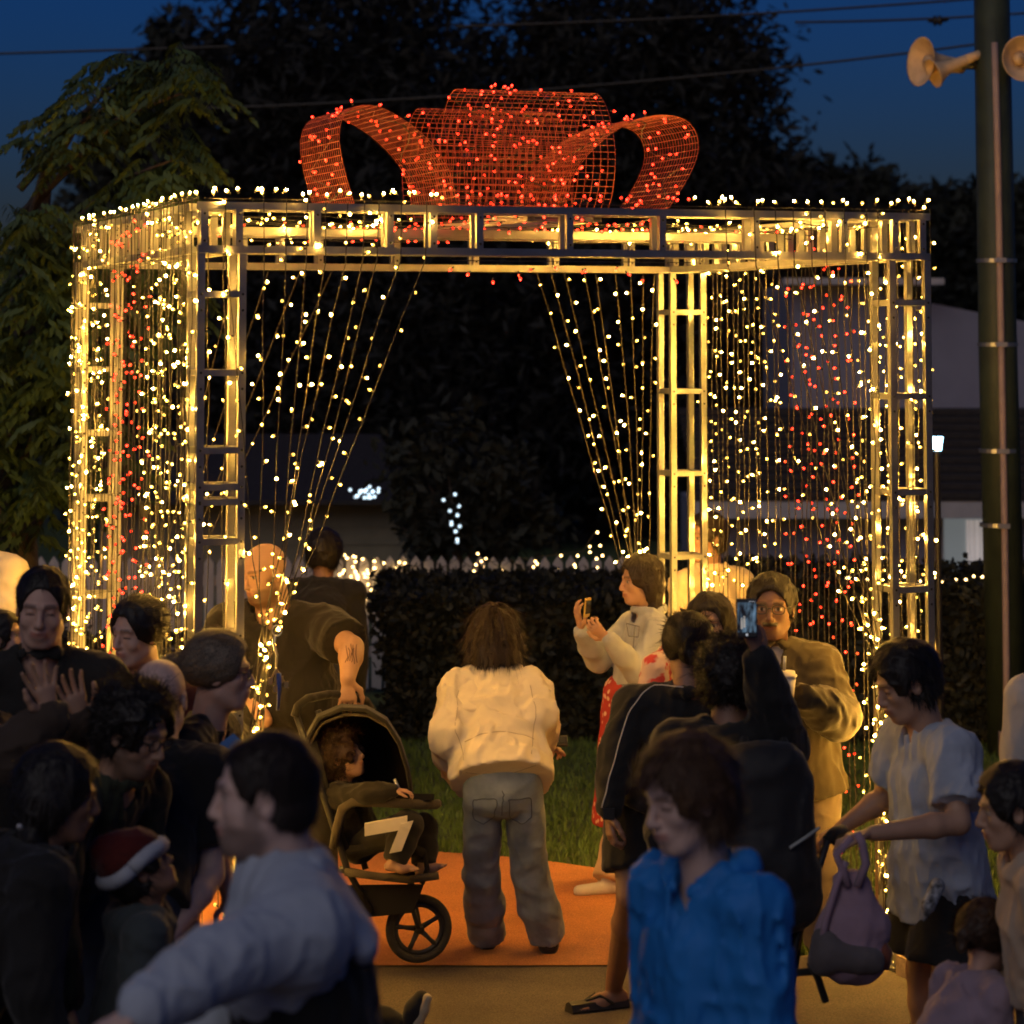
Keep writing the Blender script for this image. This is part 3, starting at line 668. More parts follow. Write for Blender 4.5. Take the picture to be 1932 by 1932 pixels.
# ------------------------------------------------------------------ figures: signed distance volumes turned into one continuous skin
def v3(p): return np.array([p[0],p[1],p[2]], np.float32)
_tab = np.random.default_rng(11).random((32,32,32)).astype(np.float32)
def vnoise(x, y, z):
    xi = np.floor(x).astype(np.int32); yi = np.floor(y).astype(np.int32); zi = np.floor(z).astype(np.int32)
    fx = x-xi; fy = y-yi; fz = z-zi
    fx = fx*fx*(3-2*fx); fy = fy*fy*(3-2*fy); fz = fz*fz*(3-2*fz)
    r = 0
    for a in (0,1):
        wa = fx if a else 1-fx
        for b in (0,1):
            wb = fy if b else 1-fy
            for c in (0,1):
                r = r + _tab[(xi+a)&31,(yi+b)&31,(zi+c)&31]*wa*wb*(fz if c else 1-fz)
    return r*2-1
class Sdf:
    def __init__(s): s.p = []
    def cone(s, a, b, r1, r2, k=.02, op=1): s.p.append(('c', v3(a), v3(b), r1, r2, k, op)); return s
    def path(s, pts, rs, k=.02, op=1):
        for i in range(len(pts)-1): s.cone(pts[i], pts[i+1], rs[i], rs[i+1], k, op)
        return s
    def ell(s, c, r, rot=None, k=.02, op=1): s.p.append(('e', v3(c), np.array(r,np.float32), None if rot is None else np.array(rot,np.float32), k, op)); return s
    def slab(s, a, b, ra, rb, right, k=.03, op=1):
        "elliptic limb: section radii ra=(side,front) at a, rb at b; right = side direction"
        s.p.append(('s', v3(a), v3(b), ra, rb, v3(right), k, op)); return s
    def cut(s, p, n, k=.004): s.p.append(('h', v3(p), v3(n)/np.linalg.norm(v3(n)), k)); return s   # keep the side against n
    def cutlocal(s, p, n, rad, k=.004): s.p.append(('l', v3(p), v3(n)/np.linalg.norm(v3(n)), rad, k)); return s
    def bounds(s):
        lo = []; hi = []
        for q in s.p:
            if q[0]=='c' and q[6]>0: m = max(q[3],q[4]); lo.append(np.minimum(q[1],q[2])-m); hi.append(np.maximum(q[1],q[2])+m)
            elif q[0]=='e' and q[5]>0: m = q[2].max(); lo.append(q[1]-m); hi.append(q[1]+m)
            elif q[0]=='s' and q[7]>0: m = max(*q[3],*q[4]); lo.append(np.minimum(q[1],q[2])-m); hi.append(np.maximum(q[1],q[2])+m)
        return np.min(lo,0)-.04, np.max(hi,0)+.04
    def mesh(s, step, fine=(), folds=None):
        lo, hi = s.bounds(); ax = []
        for i in range(3):
            c = []; x = lo[i]
            while x < hi[i]:
                c.append(x); st = step
                for (f0, f1, fs) in fine:
                    if f0[i]-step <= x <= f1[i]: st = min(st, fs)
                x += st
            c.append(x); ax.append(np.array(c,np.float32))
        X, Y, Z = ax; D = np.full((len(X),len(Y),len(Z)), .3, np.float32)
        def sub(a, b):
            sl = []
            for i, A in enumerate(ax):
                i0 = max(0,np.searchsorted(A,a[i])-1); i1 = min(len(A),np.searchsorted(A,b[i])+1); sl.append(slice(i0,max(i1,i0+1)))
            return tuple(sl), X[sl[0]][:,None,None], Y[sl[1]][None,:,None], Z[sl[2]][None,None,:]
        for q in s.p:
            t = q[0]
            if t == 'h': continue
            if t == 'H':
                _, P, N, k = q; d = (X[:,None,None]-P[0])*N[0]+(Y[None,:,None]-P[1])*N[1]+(Z[None,None,:]-P[2])*N[2]
                D = np.maximum(D, d).astype(np.float32); continue
            if t == 'l':
                _, P, N, rad, k = q; sl,x,y,z = sub(P-rad,P+rad); x=x-P[0]; y=y-P[1]; z=z-P[2]
                d = x*N[0]+y*N[1]+z*N[2]; inside = (x*x+y*y+z*z) < rad*rad
                D[sl] = np.where(inside, np.maximum(D[sl],d), D[sl]); continue
            if t == 'c':
                _, a, b, r1, r2, k, op = q; m = max(r1,r2)+k*1.5+step*2+.01; sl,x,y,z = sub(np.minimum(a,b)-m, np.maximum(a,b)+m)
                x=x-a[0]; y=y-a[1]; z=z-a[2]; d_ = b-a; L2 = float(d_@d_)+1e-12
                h = np.clip((x*d_[0]+y*d_[1]+z*d_[2])/L2,0,1)
                d = np.sqrt((x-d_[0]*h)**2+(y-d_[1]*h)**2+(z-d_[2]*h)**2)-(r1+(r2-r1)*h)
            elif t == 'e':
                _, c, r, rot, k, op = q; m = r.max()+k*1.5+step*2+.01; sl,x,y,z = sub(c-m,c+m); x=x-c[0]; y=y-c[1]; z=z-c[2]
                if rot is not None: x,y,z = (rot[0,0]*x+rot[1,0]*y+rot[2,0]*z, rot[0,1]*x+rot[1,1]*y+rot[2,1]*z, rot[0,2]*x+rot[1,2]*y+rot[2,2]*z)
                k0 = np.sqrt((x/r[0])**2+(y/r[1])**2+(z/r[2])**2); k1 = np.sqrt((x/r[0]**2)**2+(y/r[1]**2)**2+(z/r[2]**2)**2)+1e-9
                d = k0*(k0-1)/k1
            else:
                _, a, b, ra, rb, rt, k, op = q; m = max(*ra,*rb)+k*1.5+step*2+.01; sl,x,y,z = sub(np.minimum(a,b)-m,np.maximum(a,b)+m)
                w = b-a; Lw = np.linalg.norm(w); w = w/Lw; rt = rt-w*(rt@w); rt = rt/np.linalg.norm(rt); fr = np.cross(w,rt)
                x=x-a[0]; y=y-a[1]; z=z-a[2]
                hh = (x*w[0]+y*w[1]+z*w[2]); h = np.clip(hh/Lw,0,1); lx = x*rt[0]+y*rt[1]+z*rt[2]; ly = x*fr[0]+y*fr[1]+z*fr[2]
                e = hh-h*Lw; rx = ra[0]+(rb[0]-ra[0])*h; ry = ra[1]+(rb[1]-ra[1])*h; rm = np.minimum(rx,ry)
                rho = np.sqrt((lx/rx)**2+(ly/ry)**2+(e/rm)**2); d = (rho-1)*rm*(1+.35*np.clip(rho-1,0,1))
            cur = D[sl]
            if op > 0:
                hk = np.clip(.5+.5*(cur-d)/k,0,1); D[sl] = cur+(d-cur)*hk-k*hk*(1-hk)
            else:
                d = -d; hk = np.clip(.5-.5*(cur-d)/k,0,1); D[sl] = cur+(d-cur)*hk+k*hk*(1-hk)
        if folds:
            amp, fx, fy, fz, seed = folds
            I = np.nonzero(np.abs(D) < .06)
            x = X[I[0]]; y = Y[I[1]]; z = Z[I[2]]
            w1 = vnoise(x*5+seed, y*5, z*5)
            n = vnoise(x*fx+w1*1.6+seed, y*fy+w1*1.3, z*fz+w1*1.1); n2 = vnoise(x*fx*2.3+w1*2+seed*3, y*fy*2.3, z*fz*2.3+w1*1.5)
            D[I] -= amp*(1.25*((1-np.abs(n))**2.2-.42)+.55*((1-np.abs(n2))**2-.45))
        for q in s.p:
            if q[0] == 'h':
                _, P, N, k = q; D = np.maximum(D, (X[:,None,None]-P[0])*N[0]+(Y[None,:,None]-P[1])*N[1]+(Z[None,None,:]-P[2])*N[2]).astype(np.float32)
        # surface nets
        sg = D < 0
        c = np.zeros(tuple(n-1 for n in D.shape), np.uint8)
        for i in (0,1):
            for j in (0,1):
                for k in (0,1): c += sg[i:i+c.shape[0], j:j+c.shape[1], k:k+c.shape[2]]
        act = (c>0)&(c<8); I = np.nonzero(act); n = len(I[0])
        idx = np.full(act.shape, -1, np.int32); idx[I] = np.arange(n)
        acc = np.zeros((n,3),np.float32); cnt = np.zeros(n,np.float32)
        cor = [(i,j,k) for i in (0,1) for j in (0,1) for k in (0,1)]
        val = {q: D[I[0]+q[0], I[1]+q[1], I[2]+q[2]] for q in cor}
        pos = {q: np.stack([X[I[0]+q[0]], Y[I[1]+q[1]], Z[I[2]+q[2]]],1) for q in cor}
        for a in cor:
            for ax_ in range(3):
                if a[ax_]==0:
                    b = list(a); b[ax_]=1; b = tuple(b); va, vb = val[a], val[b]; m = (va<0)!=(vb<0)
                    t = np.where(m, va/(va-vb+1e-12*(va==vb)), 0)[:,None]
                    acc += np.where(m[:,None], pos[a]+(pos[b]-pos[a])*t, 0); cnt += m
        V = acc/np.maximum(cnt,1)[:,None]
        F = []
        for ax_ in range(3):
            o1, o2 = [(1,2),(2,0),(0,1)][ax_]
            s0 = [slice(None)]*3; s1 = [slice(None)]*3; s0[ax_] = slice(0,-1); s1[ax_] = slice(1,None)
            A = sg[tuple(s0)]; B = sg[tuple(s1)]; ch = A != B
            J = np.nonzero(ch); ok = (J[o1]>0)&(J[o2]>0)&(J[o1]<D.shape[o1]-1)&(J[o2]<D.shape[o2]-1)
            J = [j[ok] for j in J]; fl = A[tuple(J)]
            def cell(d1,d2):
                q = [J[0].copy(),J[1].copy(),J[2].copy()]; q[o1] = q[o1]-d1; q[o2] = q[o2]-d2; return idx[tuple(q)]
            Q = np.stack([cell(1,1),cell(0,1),cell(0,0),cell(1,0)],1)
            Q = np.where(fl[:,None], Q, Q[:,::-1]); F.append(Q)
        F = np.concatenate(F); F = F[(F>=0).all(1)]
        return V, F
def vnormals(V, F):
    fn = np.cross(V[F[:,2]]-V[F[:,0]], V[F[:,3]]-V[F[:,1]]); N = np.zeros_like(V)
    for i in range(4): np.add.at(N, F[:,i], fn)
    return N/(np.linalg.norm(N,axis=1)[:,None]+1e-9)

# materials of figures
def skin_mat(name, rgb, hair, lip):
    m = bpy.data.materials.new(name); m.use_nodes = True; nt = m.node_tree; n = nt.nodes; l = nt.links; b = n['Principled BSDF']
    b.inputs['Roughness'].default_value = .5; b.inputs['Specular IOR Level'].default_value = .4
    tc = n.new('ShaderNodeTexCoord'); nz = n.new('ShaderNodeTexNoise'); nz.inputs['Scale'].default_value = 26; nz.inputs['Detail'].default_value = 5
    l.new(tc.outputs['Object'], nz.inputs['Vector'])
    cr = n.new('ShaderNodeValToRGB'); cr.color_ramp.elements[0].color = (*[c*.84 for c in rgb],1); cr.color_ramp.elements[1].color = (*[min(1,c*1.1) for c in rgb],1)
    l.new(nz.outputs['Fac'], cr.inputs[0]); last = cr.outputs[0]
    at_ = n.new('ShaderNodeAttribute'); at_.attribute_name = 'face'; sep = n.new('ShaderNodeSeparateColor'); l.new(at_.outputs['Color'], sep.inputs[0])
    for i, c in ((0, lip), (1, hair), (2, (.42,.38,.34))):
        mx = n.new('ShaderNodeMix'); mx.data_type = 'RGBA'; l.new(sep.outputs[i], mx.inputs[0]); l.new(last, mx.inputs[6]); mx.inputs[7].default_value = (*c,1); last = mx.outputs[2]
    mx = n.new('ShaderNodeMix'); mx.data_type = 'RGBA'; l.new(at_.outputs['Alpha'], mx.inputs[0]); l.new(last, mx.inputs[6]); mx.inputs[7].default_value = (.012,.009,.007,1); last = mx.outputs[2]
    l.new(last, b.inputs['Base Color'])
    bp = n.new('ShaderNodeBump'); bp.inputs['Strength'].default_value = .12; bp.inputs['Distance'].default_value = .004
    nb = n.new('ShaderNodeTexNoise'); nb.inputs['Scale'].default_value = 160; l.new(tc.outputs['Object'], nb.inputs['Vector']); l.new(nb.outputs['Fac'], bp.inputs['Height']); l.new(bp.outputs[0], b.inputs['Normal'])
    return m
def cloth(name, rgb, rough=.85, bump=.14, scale=420, var=.12, sheen=.12, wrinkle=.38):
    m = mat(name, rgb, rough, 0, var, 9, bump, scale, spec=.25, sheen=sheen)
    n = m.node_tree.nodes; l = m.node_tree.links; b = n['Principled BSDF']; old = [k for k in n if k.type == 'BUMP'][0]
    tc = [k for k in n if k.type == 'TEX_COORD'][0]
    nz = n.new('ShaderNodeTexNoise'); nz.noise_type = 'RIDGED_MULTIFRACTAL'; nz.inputs['Scale'].default_value = 9; nz.inputs['Detail'].default_value = 3; nz.inputs['Distortion'].default_value = 1.2
    l.new(tc.outputs['Object'], nz.inputs['Vector'])
    bp = n.new('ShaderNodeBump'); bp.inputs['Strength'].default_value = wrinkle; bp.inputs['Distance'].default_value = .018
    l.new(nz.outputs['Fac'], bp.inputs['Height']); l.new(bp.outputs[0], old.inputs['Normal'])
    return m
def smoothstep(a, b, x): t = np.clip((x-a)/(b-a),0,1); return t*t*(3-2*t)

def yawvec(deg):
    "0 faces the camera, 90 faces right in the picture, 180 faces away"
    a = R(deg); return Vector((math.sin(a), -math.cos(a), 0))
def head_sdf(s, c, Rm, h, opt):
    "c head centre, Rm columns = (side, forward, up), h chin-to-crown height"
    P = lambda x,y,z: c + (Rm @ Vector((x,y,z)))*h
    rot = [[Rm[i][j] for j in range(3)] for i in range(3)]
    E = lambda p, r, k, op=1: s.ell(P(*p), [q*h for q in r], rot, k*h, op)
    C = lambda a, b, r1, r2, k, op=1: s.cone(P(*a), P(*b), r1*h, r2*h, k*h, op)
    fw = opt.get('face_w',1.0); jaw = opt.get('jaw',1.0); ns = opt.get('nose',.86)
    E((0,-.075,.15),(.315*fw,.385,.345),.05)
    E((0,.08,.02),(.275*fw,.26,.34),.06)
    E((0,.10,-.17),(.262*fw*jaw,.235,.27),.07)
    E((0,.15,-.33),(.185*fw*jaw,.17,.14),.08)
    C((-.06,.255,-.405),(.06,.255,-.405),.078,.078,.06)
    for sx in (-1,1):
        C((sx*.205*fw*jaw,.0,-.25),(sx*.12*fw*jaw,.19,-.375),.075,.08,.08)
        E((sx*.155*fw,.215,-.085),(.095,.085,.085),.07)
        E((sx*.322*fw,-.035,-.02),(.032,.082,.125),.02)
        E((sx*.338*fw,-.020,.0),(.02,.045,.07),.015,-1)
        C((sx*.045,.335,.115),(sx*.19*fw,.275,.115),.040,.034,.05)
        E((sx*.128*fw,.375,.035),(.085,.075,.05),.05,-1)
        E((sx*.128*fw,.262,.035),(.066,.066,.062),.01)
        C((sx*.07*fw,.318,.052),(sx*.19*fw,.272,.050),.020,.016,.012)
        C((sx*.08*fw,.310,.0),(sx*.18*fw,.272,.004),.016,.014,.015)
        E((sx*.050*ns,.372,-.135),(.038*ns,.045,.032),.02)
    C((0,.318,.09),(0,.315+.125*ns,-.105),.038,.052*ns,.04)
    E((0,.33+.10*ns,-.125),(.052*ns,.05,.042),.025)
    E((0,.300,-.255),(.125,.085,.105),.06)
    C((-.085,.355,-.228),(.085,.355,-.228),.020,.020,.02); E((0,.378,-.226),(.055,.028,.026),.015)
    C((-.07,.350,-.276),(.07,.350,-.276),.024,.024,.02)
    C((-.10,.398,-.252),(.10,.398,-.252),.012,.012,.014,-1)
    sm = opt.get('smile',0)
    if sm:
        for sx in (-1,1): E((sx*.175*fw,.235,-.13),(.07,.06,.06),.05); C((sx*.10,.37,-.25),(sx*.135,.345,-.225),.010,.010,.012,-1)
    if opt.get('beard'):
        E((0,.16,-.37),(.215*fw,.20,.15),.06); 
    if opt.get('moustache'):
        for sx in (-1,1): C((0,.405,-.195),(sx*.105,.365,-.225),.026,.018,.02)
def face_paint(V, c, Rm, h, opt):
    Q = (V-v3(c)) @ np.array([[Rm[i][j] for j in range(3)] for i in range(3)], np.float32)/h
    x,y,z = Q.T; ax = np.abs(x); n = len(V); C = np.zeros((n,4),np.float32); fw = opt.get('face_w',1.0)
    near = smoothstep(.20,.27,y)
    C[:,0] = near*smoothstep(.135,.10,ax)*smoothstep(.048,.03,np.abs(z+.252)*1.0)*.75
    brow = smoothstep(.045,.065,ax)*smoothstep(.225*fw,.195*fw,ax)*smoothstep(.032,.018,np.abs(z-.128+.25*(ax-.12)**2*4))*near
    g = brow*opt.get('brow',.62)
    if opt.get('beard'):
        b = smoothstep(-.16,-.24,z+.55*np.maximum(0,.2-y)*0+.10*(ax<.03))*smoothstep(-.08,.04,y)*smoothstep(-.62,-.52,z)
        b = np.maximum(b, smoothstep(.20,.24,ax)*smoothstep(.02,-.08,z)*smoothstep(-.03,.03,y)*smoothstep(.2,.12,y)*.8)
        b *= 1-C[:,0]; g = np.maximum(g, b*opt['beard'])
    if opt.get('moustache'): g = np.maximum(g, smoothstep(.14,.11,ax)*smoothstep(.038,.022,np.abs(z+.198+.12*ax))*near*opt['moustache'])
    C[:,1] = g
    if opt.get('eyes','open') == 'open':
        ex = (ax-.128*fw); e = smoothstep(.062,.045,np.abs(ex))*smoothstep(.024,.014,np.abs(z-.028))*smoothstep(.24,.28,y)
        C[:,2] = e*.9; C[:,3] = smoothstep(.034,.022,np.sqrt((ex-opt.get('gaze',0)*np.sign(x))**2+(z-.03)**2))*smoothstep(.24,.28,y)
        C[:,1] = np.maximum(C[:,1], smoothstep(.075,.06,np.abs(ex))*smoothstep(.016,.008,np.abs(z-.056))*smoothstep(.22,.26,y)*.7)
    else:
        ex = (ax-.128*fw); C[:,1] = np.maximum(C[:,1], smoothstep(.07,.055,np.abs(ex))*smoothstep(.016,.008,np.abs(z-.012+ex*ex*3))*smoothstep(.22,.26,y)*.8)
    return C
def hair_strands(V, N, flow, n, ln, wd, curl, lift, r, ok=None):
    i = r.choice(ok,n) if ok is not None else r.integers(0,len(V),n); p = V[i]; nn = N[i]; f = flow(p, nn); f = f-nn*(f*nn).sum(1)[:,None]; f /= np.linalg.norm(f,axis=1)[:,None]+1e-6
    sd = np.cross(nn,f); L = ln*(.5+.9*r.random(n)); K = 4; Vs = []; 
    ph = r.random(n)*6.28; jit = r.normal(size=(n,3))*.25*(.4+curl)
    for k in range(K):
        t = k/(K-1)
        q = p+nn*(-.004+lift*math.sin(t*2.2))[:,None] if False else p+nn*(-.003+lift*(t-.35*t*t))+(f+jit*t)*(L*t)[:,None]
        if curl: q = q+(sd*np.cos(ph+t*7)[:,None]+nn*np.sin(ph+t*7)[:,None])*curl*.012*t
        w = wd*(1-t*.85); Vs += [q-sd*w, q+sd*w]
    V2 = np.stack(Vs,1).reshape(-1,3); b = (np.arange(n)*2*K)[:,None]
    F = np.concatenate([b+np.array([[2*k,2*k+1,2*k+3,2*k+2]]) for k in range(K-1)])
    return V2, F
def limb_default(sh, side, fwd, S, bend=.12):
    el = sh+Vector((0,0,-.175*S))+side*.03+fwd*(-.02); wr = el+Vector((0,0,-.145*S))+fwd*bend*.5
    return el, wr
def hand_sdf(s, wr, d, pn, sc, curl=.35, spread=.18, mirror=1):
    "palm from the wrist along d, palm normal pn, thumb on the d x pn side times mirror"
    d = Vector(d).normalized(); pn = Vector(pn); pn = (pn-d*pn.dot(d)).normalized(); t = d.cross(pn)*mirror
    L = .19*sc
    m = wr+d*L*.42
    s.slab(wr+d*L*.04, m, (.021*sc,.016*sc), (.036*sc,.014*sc), t, .012)
    for i, (o, ln) in enumerate(((.027,.42),(.009,.47),(-.010,.44),(-.027,.35))):
        b = m+t*o*sc-d*L*.03*abs(i-1.3); dd = (d+t*spread*(1.3-i)*.5).normalized(); a = b
        for j, (f, rr) in enumerate(((.45,.0088),(.32,.0078),(.23,.0066))):
            ang = curl*(.6+.5*j)*(j+.6); q = (dd*math.cos(ang)+pn*math.sin(ang)).normalized()
            e = a+q*ln*L*f; s.cone(a, e, rr*sc, rr*.88*sc, .003*sc); a = e
    a = wr+d*L*.12+t*.022*sc; e1 = a+(d*.6+t*.75+pn*.25).normalized()*L*.20; e2 = e1+(d*.9+t*.30+pn*.3).normalized()*L*.17; e3 = e2+(d*1.0+t*.05+pn*(.2+curl*.4)).normalized()*L*.13
    s.path([a,e1,e2,e3],[.013*sc,.0115*sc,.0095*sc,.0078*sc],.008*sc)
SKIN = {}
def get_skin(tone, hair):
    k = (tone, hair)
    if k not in SKIN:
        rgb = {'light':(.55,.33,.24),'pale':(.60,.40,.32),'tan':(.42,.24,.15),'brown':(.28,.145,.085),'dark':(.16,.08,.05)}[tone]
        SKIN[k] = skin_mat('skin_'+tone, rgb, hair, (rgb[0]*.75, rgb[1]*.48, rgb[2]*.48))
    return SKIN[k]
HB_ = (.012,.009,.007); HBR = (.045,.024,.013); HDB = (.022,.014,.009); HLB = (.11,.065,.035); HGR = (.10,.085,.07)
HAIRM = {}
def hair_mat(rgb):
    if rgb not in HAIRM: HAIRM[rgb] = mat('hair', rgb, .55, 0, .6, 260, spec=.35)
    return HAIRM[rgb]

class Person:
    def __init__(s, label, head, Y, face=0, body=None, pitch=0, roll=0, S=None, h=.235, tone='light', hair=HB_, group=None, opt=None, root=None, shoulder=.185, build=1.0, lean=None, cat='person', torso=None, head_res=.0055, held=False, nk=.062):
        s.opt = opt or {}; s.h = h; s.S = S; s.tone = tone; s.hairc = hair; s.bd = build; s.res = head_res
        s.hc = at(head[0], head[1], Y); S = s.S = S or (s.hc.z+h*.5); s.face = face; bodyyaw = face if body is None else body
        f = yawvec(face); up = Vector((0,0,1)); side = f.cross(up)      # side = figure's right hand
        m = Matrix((side, f, up)).transposed()
        m = Matrix.Rotation(R(-pitch), 3, side) @ m; fr = m @ Vector((0,1,0)); m = Matrix.Rotation(R(roll), 3, fr) @ m
        s.Rm = m
        s.f = yawvec(bodyyaw); s.side = s.f.cross(up); s.sw = shoulder*S/1.7
        ht = s.hc.z+h*.5
        s.neck = s.hc + s.Rm @ Vector((0,-.09,-.42))*h - Vector((0,0,nk*S/1.7)) - s.f*.022*(S/1.7)
        hipz = .515*S; tl = .305*S
        dz = s.neck.z-hipz
        off = math.sqrt(max(0, tl*tl-dz*dz)) if dz < tl else 0
        ld = s.f if lean is None else Vector((lean[0],lean[1],0)).normalized()
        s.pel = Vector((s.neck.x-ld.x*off, s.neck.y-ld.y*off, hipz if dz > 0 else max(.2,s.neck.z-tl))) if torso is None else Vector(torso)
        if held: s.pel = s.neck-Vector((0,0,.29*S))-s.f*.04
        s.root = empty('person', (s.pel.x, s.pel.y, 0 if not held else s.pel.z-.42*S)); tag(s.root, label, cat, group)
        s.chest = s.pel.lerp(s.neck,.62); k = S/1.7
        s.shR = s.neck.lerp(s.pel,.13)+s.side*s.sw; s.shL = s.neck.lerp(s.pel,.13)-s.side*s.sw
        s.arms = {}
        for nm, sh, sg in (('R',s.shR,1),('L',s.shL,-1)):
            el, wr = limb_default(sh, s.side*sg, s.f, S); s.arms[nm] = [sh, el, wr, (wr-el).normalized(), s.side*-sg, .3, -sg, True]
        kn = .27*S
        s.legs = {}
        for nm, sg in (('R',1),('L',-1)):
            hp = s.pel+s.side*sg*.085*k-Vector((0,0,.02)); an = Vector((hp.x+s.side.x*sg*.02, hp.y+s.side.y*sg*.02, .085*k if not held else s.pel.z-.42*S)); kne = hp.lerp(an,.5)+s.f*.02
            s.legs[nm] = [hp, kne, an, s.f.copy()]
        s.bare_legs = False; s.bare_arms = False
    def arm(s, w, el, wr, d=None, pn=None, curl=.35, hand=True, spread=.18):
        a = s.arms[w]; a[1] = Vector(el); a[2] = Vector(wr)
        a[3] = Vector(d).normalized() if d is not None else (a[2]-a[1]).normalized()
        if pn is not None: a[4] = Vector(pn)
        a[5] = curl; a[7] = hand; a.append(spread) if len(a) < 9 else None
        return s
    def leg(s, w, kn, an, toe=None):
        l = s.legs[w]; l[1] = Vector(kn); l[2] = Vector(an)
        if toe is not None: l[3] = Vector(toe).normalized()
        return s
    def body(s, fine_hands=(), feet=False, bare=''):
        k = s.S/1.7; b = s.bd; q = Sdf(); sd = s.side; fa = 1.0 if 'a' in bare else .70; fl = 1.0 if ('l' in bare or feet) else .78
        head_sdf(q, s.hc, s.Rm, s.h, s.opt)
        nk = s.hc + s.Rm @ Vector((0,-.10,-.25))*s.h
        q.cone(nk, s.neck-Vector((0,0,.02*k)), .057*k*min(1.15,b), .062*k*b, .03)
        q.slab(s.neck-Vector((0,0,.06*k)), s.chest, (.075*k,.045*k*b), (.115*k*b,.070*k*b), sd, .03)
        q.slab(s.chest, s.pel, (.115*k*b,.070*k*b), (.110*k*b,.070*k*b), sd, .03)
        for w in 'RL':
            a = s.arms[w]; sh, el, wr = a[0], a[1], a[2]
            q.cone(s.neck-Vector((0,0,.045*k)), sh.lerp(s.pel,.03), .035*k, .038*k*b, .02)
            q.path([sh,el,el.lerp(wr,.3),wr],[.046*fa*k*b,.039*fa*k*b,.040*fa*k*b,.025*k*b],.015)
            if a[7]: hand_sdf(q, wr, a[3], a[4], k*(1 if s.S>1.35 else 1.0), a[5], a[8] if len(a)>8 else .18, a[6])
            l = s.legs[w]; q.path([l[0],l[1],l[1].lerp(l[2],.3),l[2]],[.078*fl*k*b,.052*fl*k*b,.052*fl*k*b,.034*k],.02)
            if feet:
                t = l[3]; an = l[2]; gz = Vector((0,0,-.055*k))
                q.cone(an+gz*.8-t*.035*k, an+gz+t*.06*k,.030*k,.032*k,.02); q.cone(an+gz+t*.06*k, an+gz*1.15+t*.135*k,.034*k,.02*k,.02)
                for i in range(5): o = t.cross(Vector((0,0,1)))*(i-2)*.014*k; q.cone(an+gz*1.2+t*.13*k+o, an+gz*1.25+t*(.172-.006*abs(i-1)*1.0)*k+o,.0095*k,.0075*k,.004)
        r = s.h*.75; fine = [(v3(s.hc)-r*.85, v3(s.hc)+r*.85, s.res)]
        for w in fine_hands:
            a = s.arms[w]; c = v3(a[2]+a[3]*.095*k); fine.append((c-.105*k, c+.105*k, .0048))
        if feet:
            for w in 'RL': c = v3(s.legs[w][2]+s.legs[w][3]*.06*k); fine.append((c-.12*k,c+.12*k,.007))
        V, F = q.mesh(.017, fine)
        C = face_paint(V, s.hc, s.Rm, s.h, s.opt)
        d = np.linalg.norm(V-v3(s.hc),axis=1); C[d>s.h*.85] = 0
        V -= v3(s.root.location)
        me = mesh_np('body', V, F, get_skin(s.tone, s.hairc), True)
        ca = me.color_attributes.new('face','FLOAT_COLOR','POINT'); ca.data.foreach_set('color', C.ravel())
        s.bodyo = link('body', me, s.root); return s
    def snap(s, o, pts, off=.002):
        V = np.empty(len(o.data.vertices)*3, np.float32); o.data.vertices.foreach_get('co', V); V = V.reshape(-1,3); r0 = v3(s.root.location); out = []
        cam_ = np.array([0,0,CH],np.float32)-r0
        for q in pts:
            d_ = v3(q)-r0; u = d_-cam_; u = u/np.linalg.norm(u); rel = V-cam_; t_ = rel@u; pd = np.linalg.norm(rel-t_[:,None]*u,axis=1)
            c_ = np.nonzero(pd < .011)[0]
            i = int(c_[t_[c_].argmin()]) if len(c_) else int(((V-d_)**2).sum(1).argmin())
            w = cam_-V[i]; out.append(Vector(V[i]+w/np.linalg.norm(w)*off))
        return out
    def line(s, name, o, px, m, r=.002, off=.002, n=24):
        "a cord laid on the surface of o through picture points (px,py,Y)"
        pts = [at(*q) for q in px]; L_ = [pts[0].lerp(pts[0],0)]
        fine = []
        for i in range(n+1):
            f = i/n*(len(pts)-1); k = min(int(f),len(pts)-2); fine.append(pts[k].lerp(pts[k+1], f-k))
        sp = s.snap(o, fine, off)
        for _ in range(2): sp = [sp[0]]+[(sp[i-1]+sp[i]*2+sp[i+1])/4 for i in range(1,len(sp)-1)]+[sp[-1]]
        mb = MB(); mb.tube(sp, r, 5); return mb.build(name, m, s.root, True)
    def hood(s, m, w=.13, drop=.15, out=.10, skew=0.0, th=.034):
        k = s.S/1.7; up = (s.neck-s.pel).normalized(); q = Sdf(); b0 = s.neck+up*.03*k-s.f*.045*k; b1 = s.neck-up*drop*k-s.f*out*k+s.side*skew*k
        q.slab(b0, b1, (w*.72*k,th*k), (w*k,th*1.1*k), s.side, .02)
        for sg in (-1,1): q.path([b0+s.side*sg*w*.6*k, s.neck+s.side*sg*.088*k+up*.005, s.neck+s.f*.075*k-up*.03*k+s.side*sg*.04*k],[.034*k,.030*k,.020*k],.02)
        q.ell(b0+up*.05*k-s.f*.012*k, (.075*k,.022*k,.06*k), [[s.side.x,s.f.x,0],[s.side.y,s.f.y,0],[0,0,1]], .02, -1)
        q.cone(s.neck-up*.02*k+s.f*.015*k, s.neck+up*.12*k, .062*k, .075*k, .012, -1)
        return s.put('hood', q, m, .008, (.006,14,14,14,random.random()*9))
    def put(s, name, q, m, step=.011, folds=None, fine=(), label=None, parent=None, smooth=True):
        V, F = q.mesh(step, fine, folds); V -= v3(s.root.location)
        o = link(name, mesh_np(name, V, F, m, smooth), s.root if parent is None else parent)
        if label: o['label'] = label
        return o
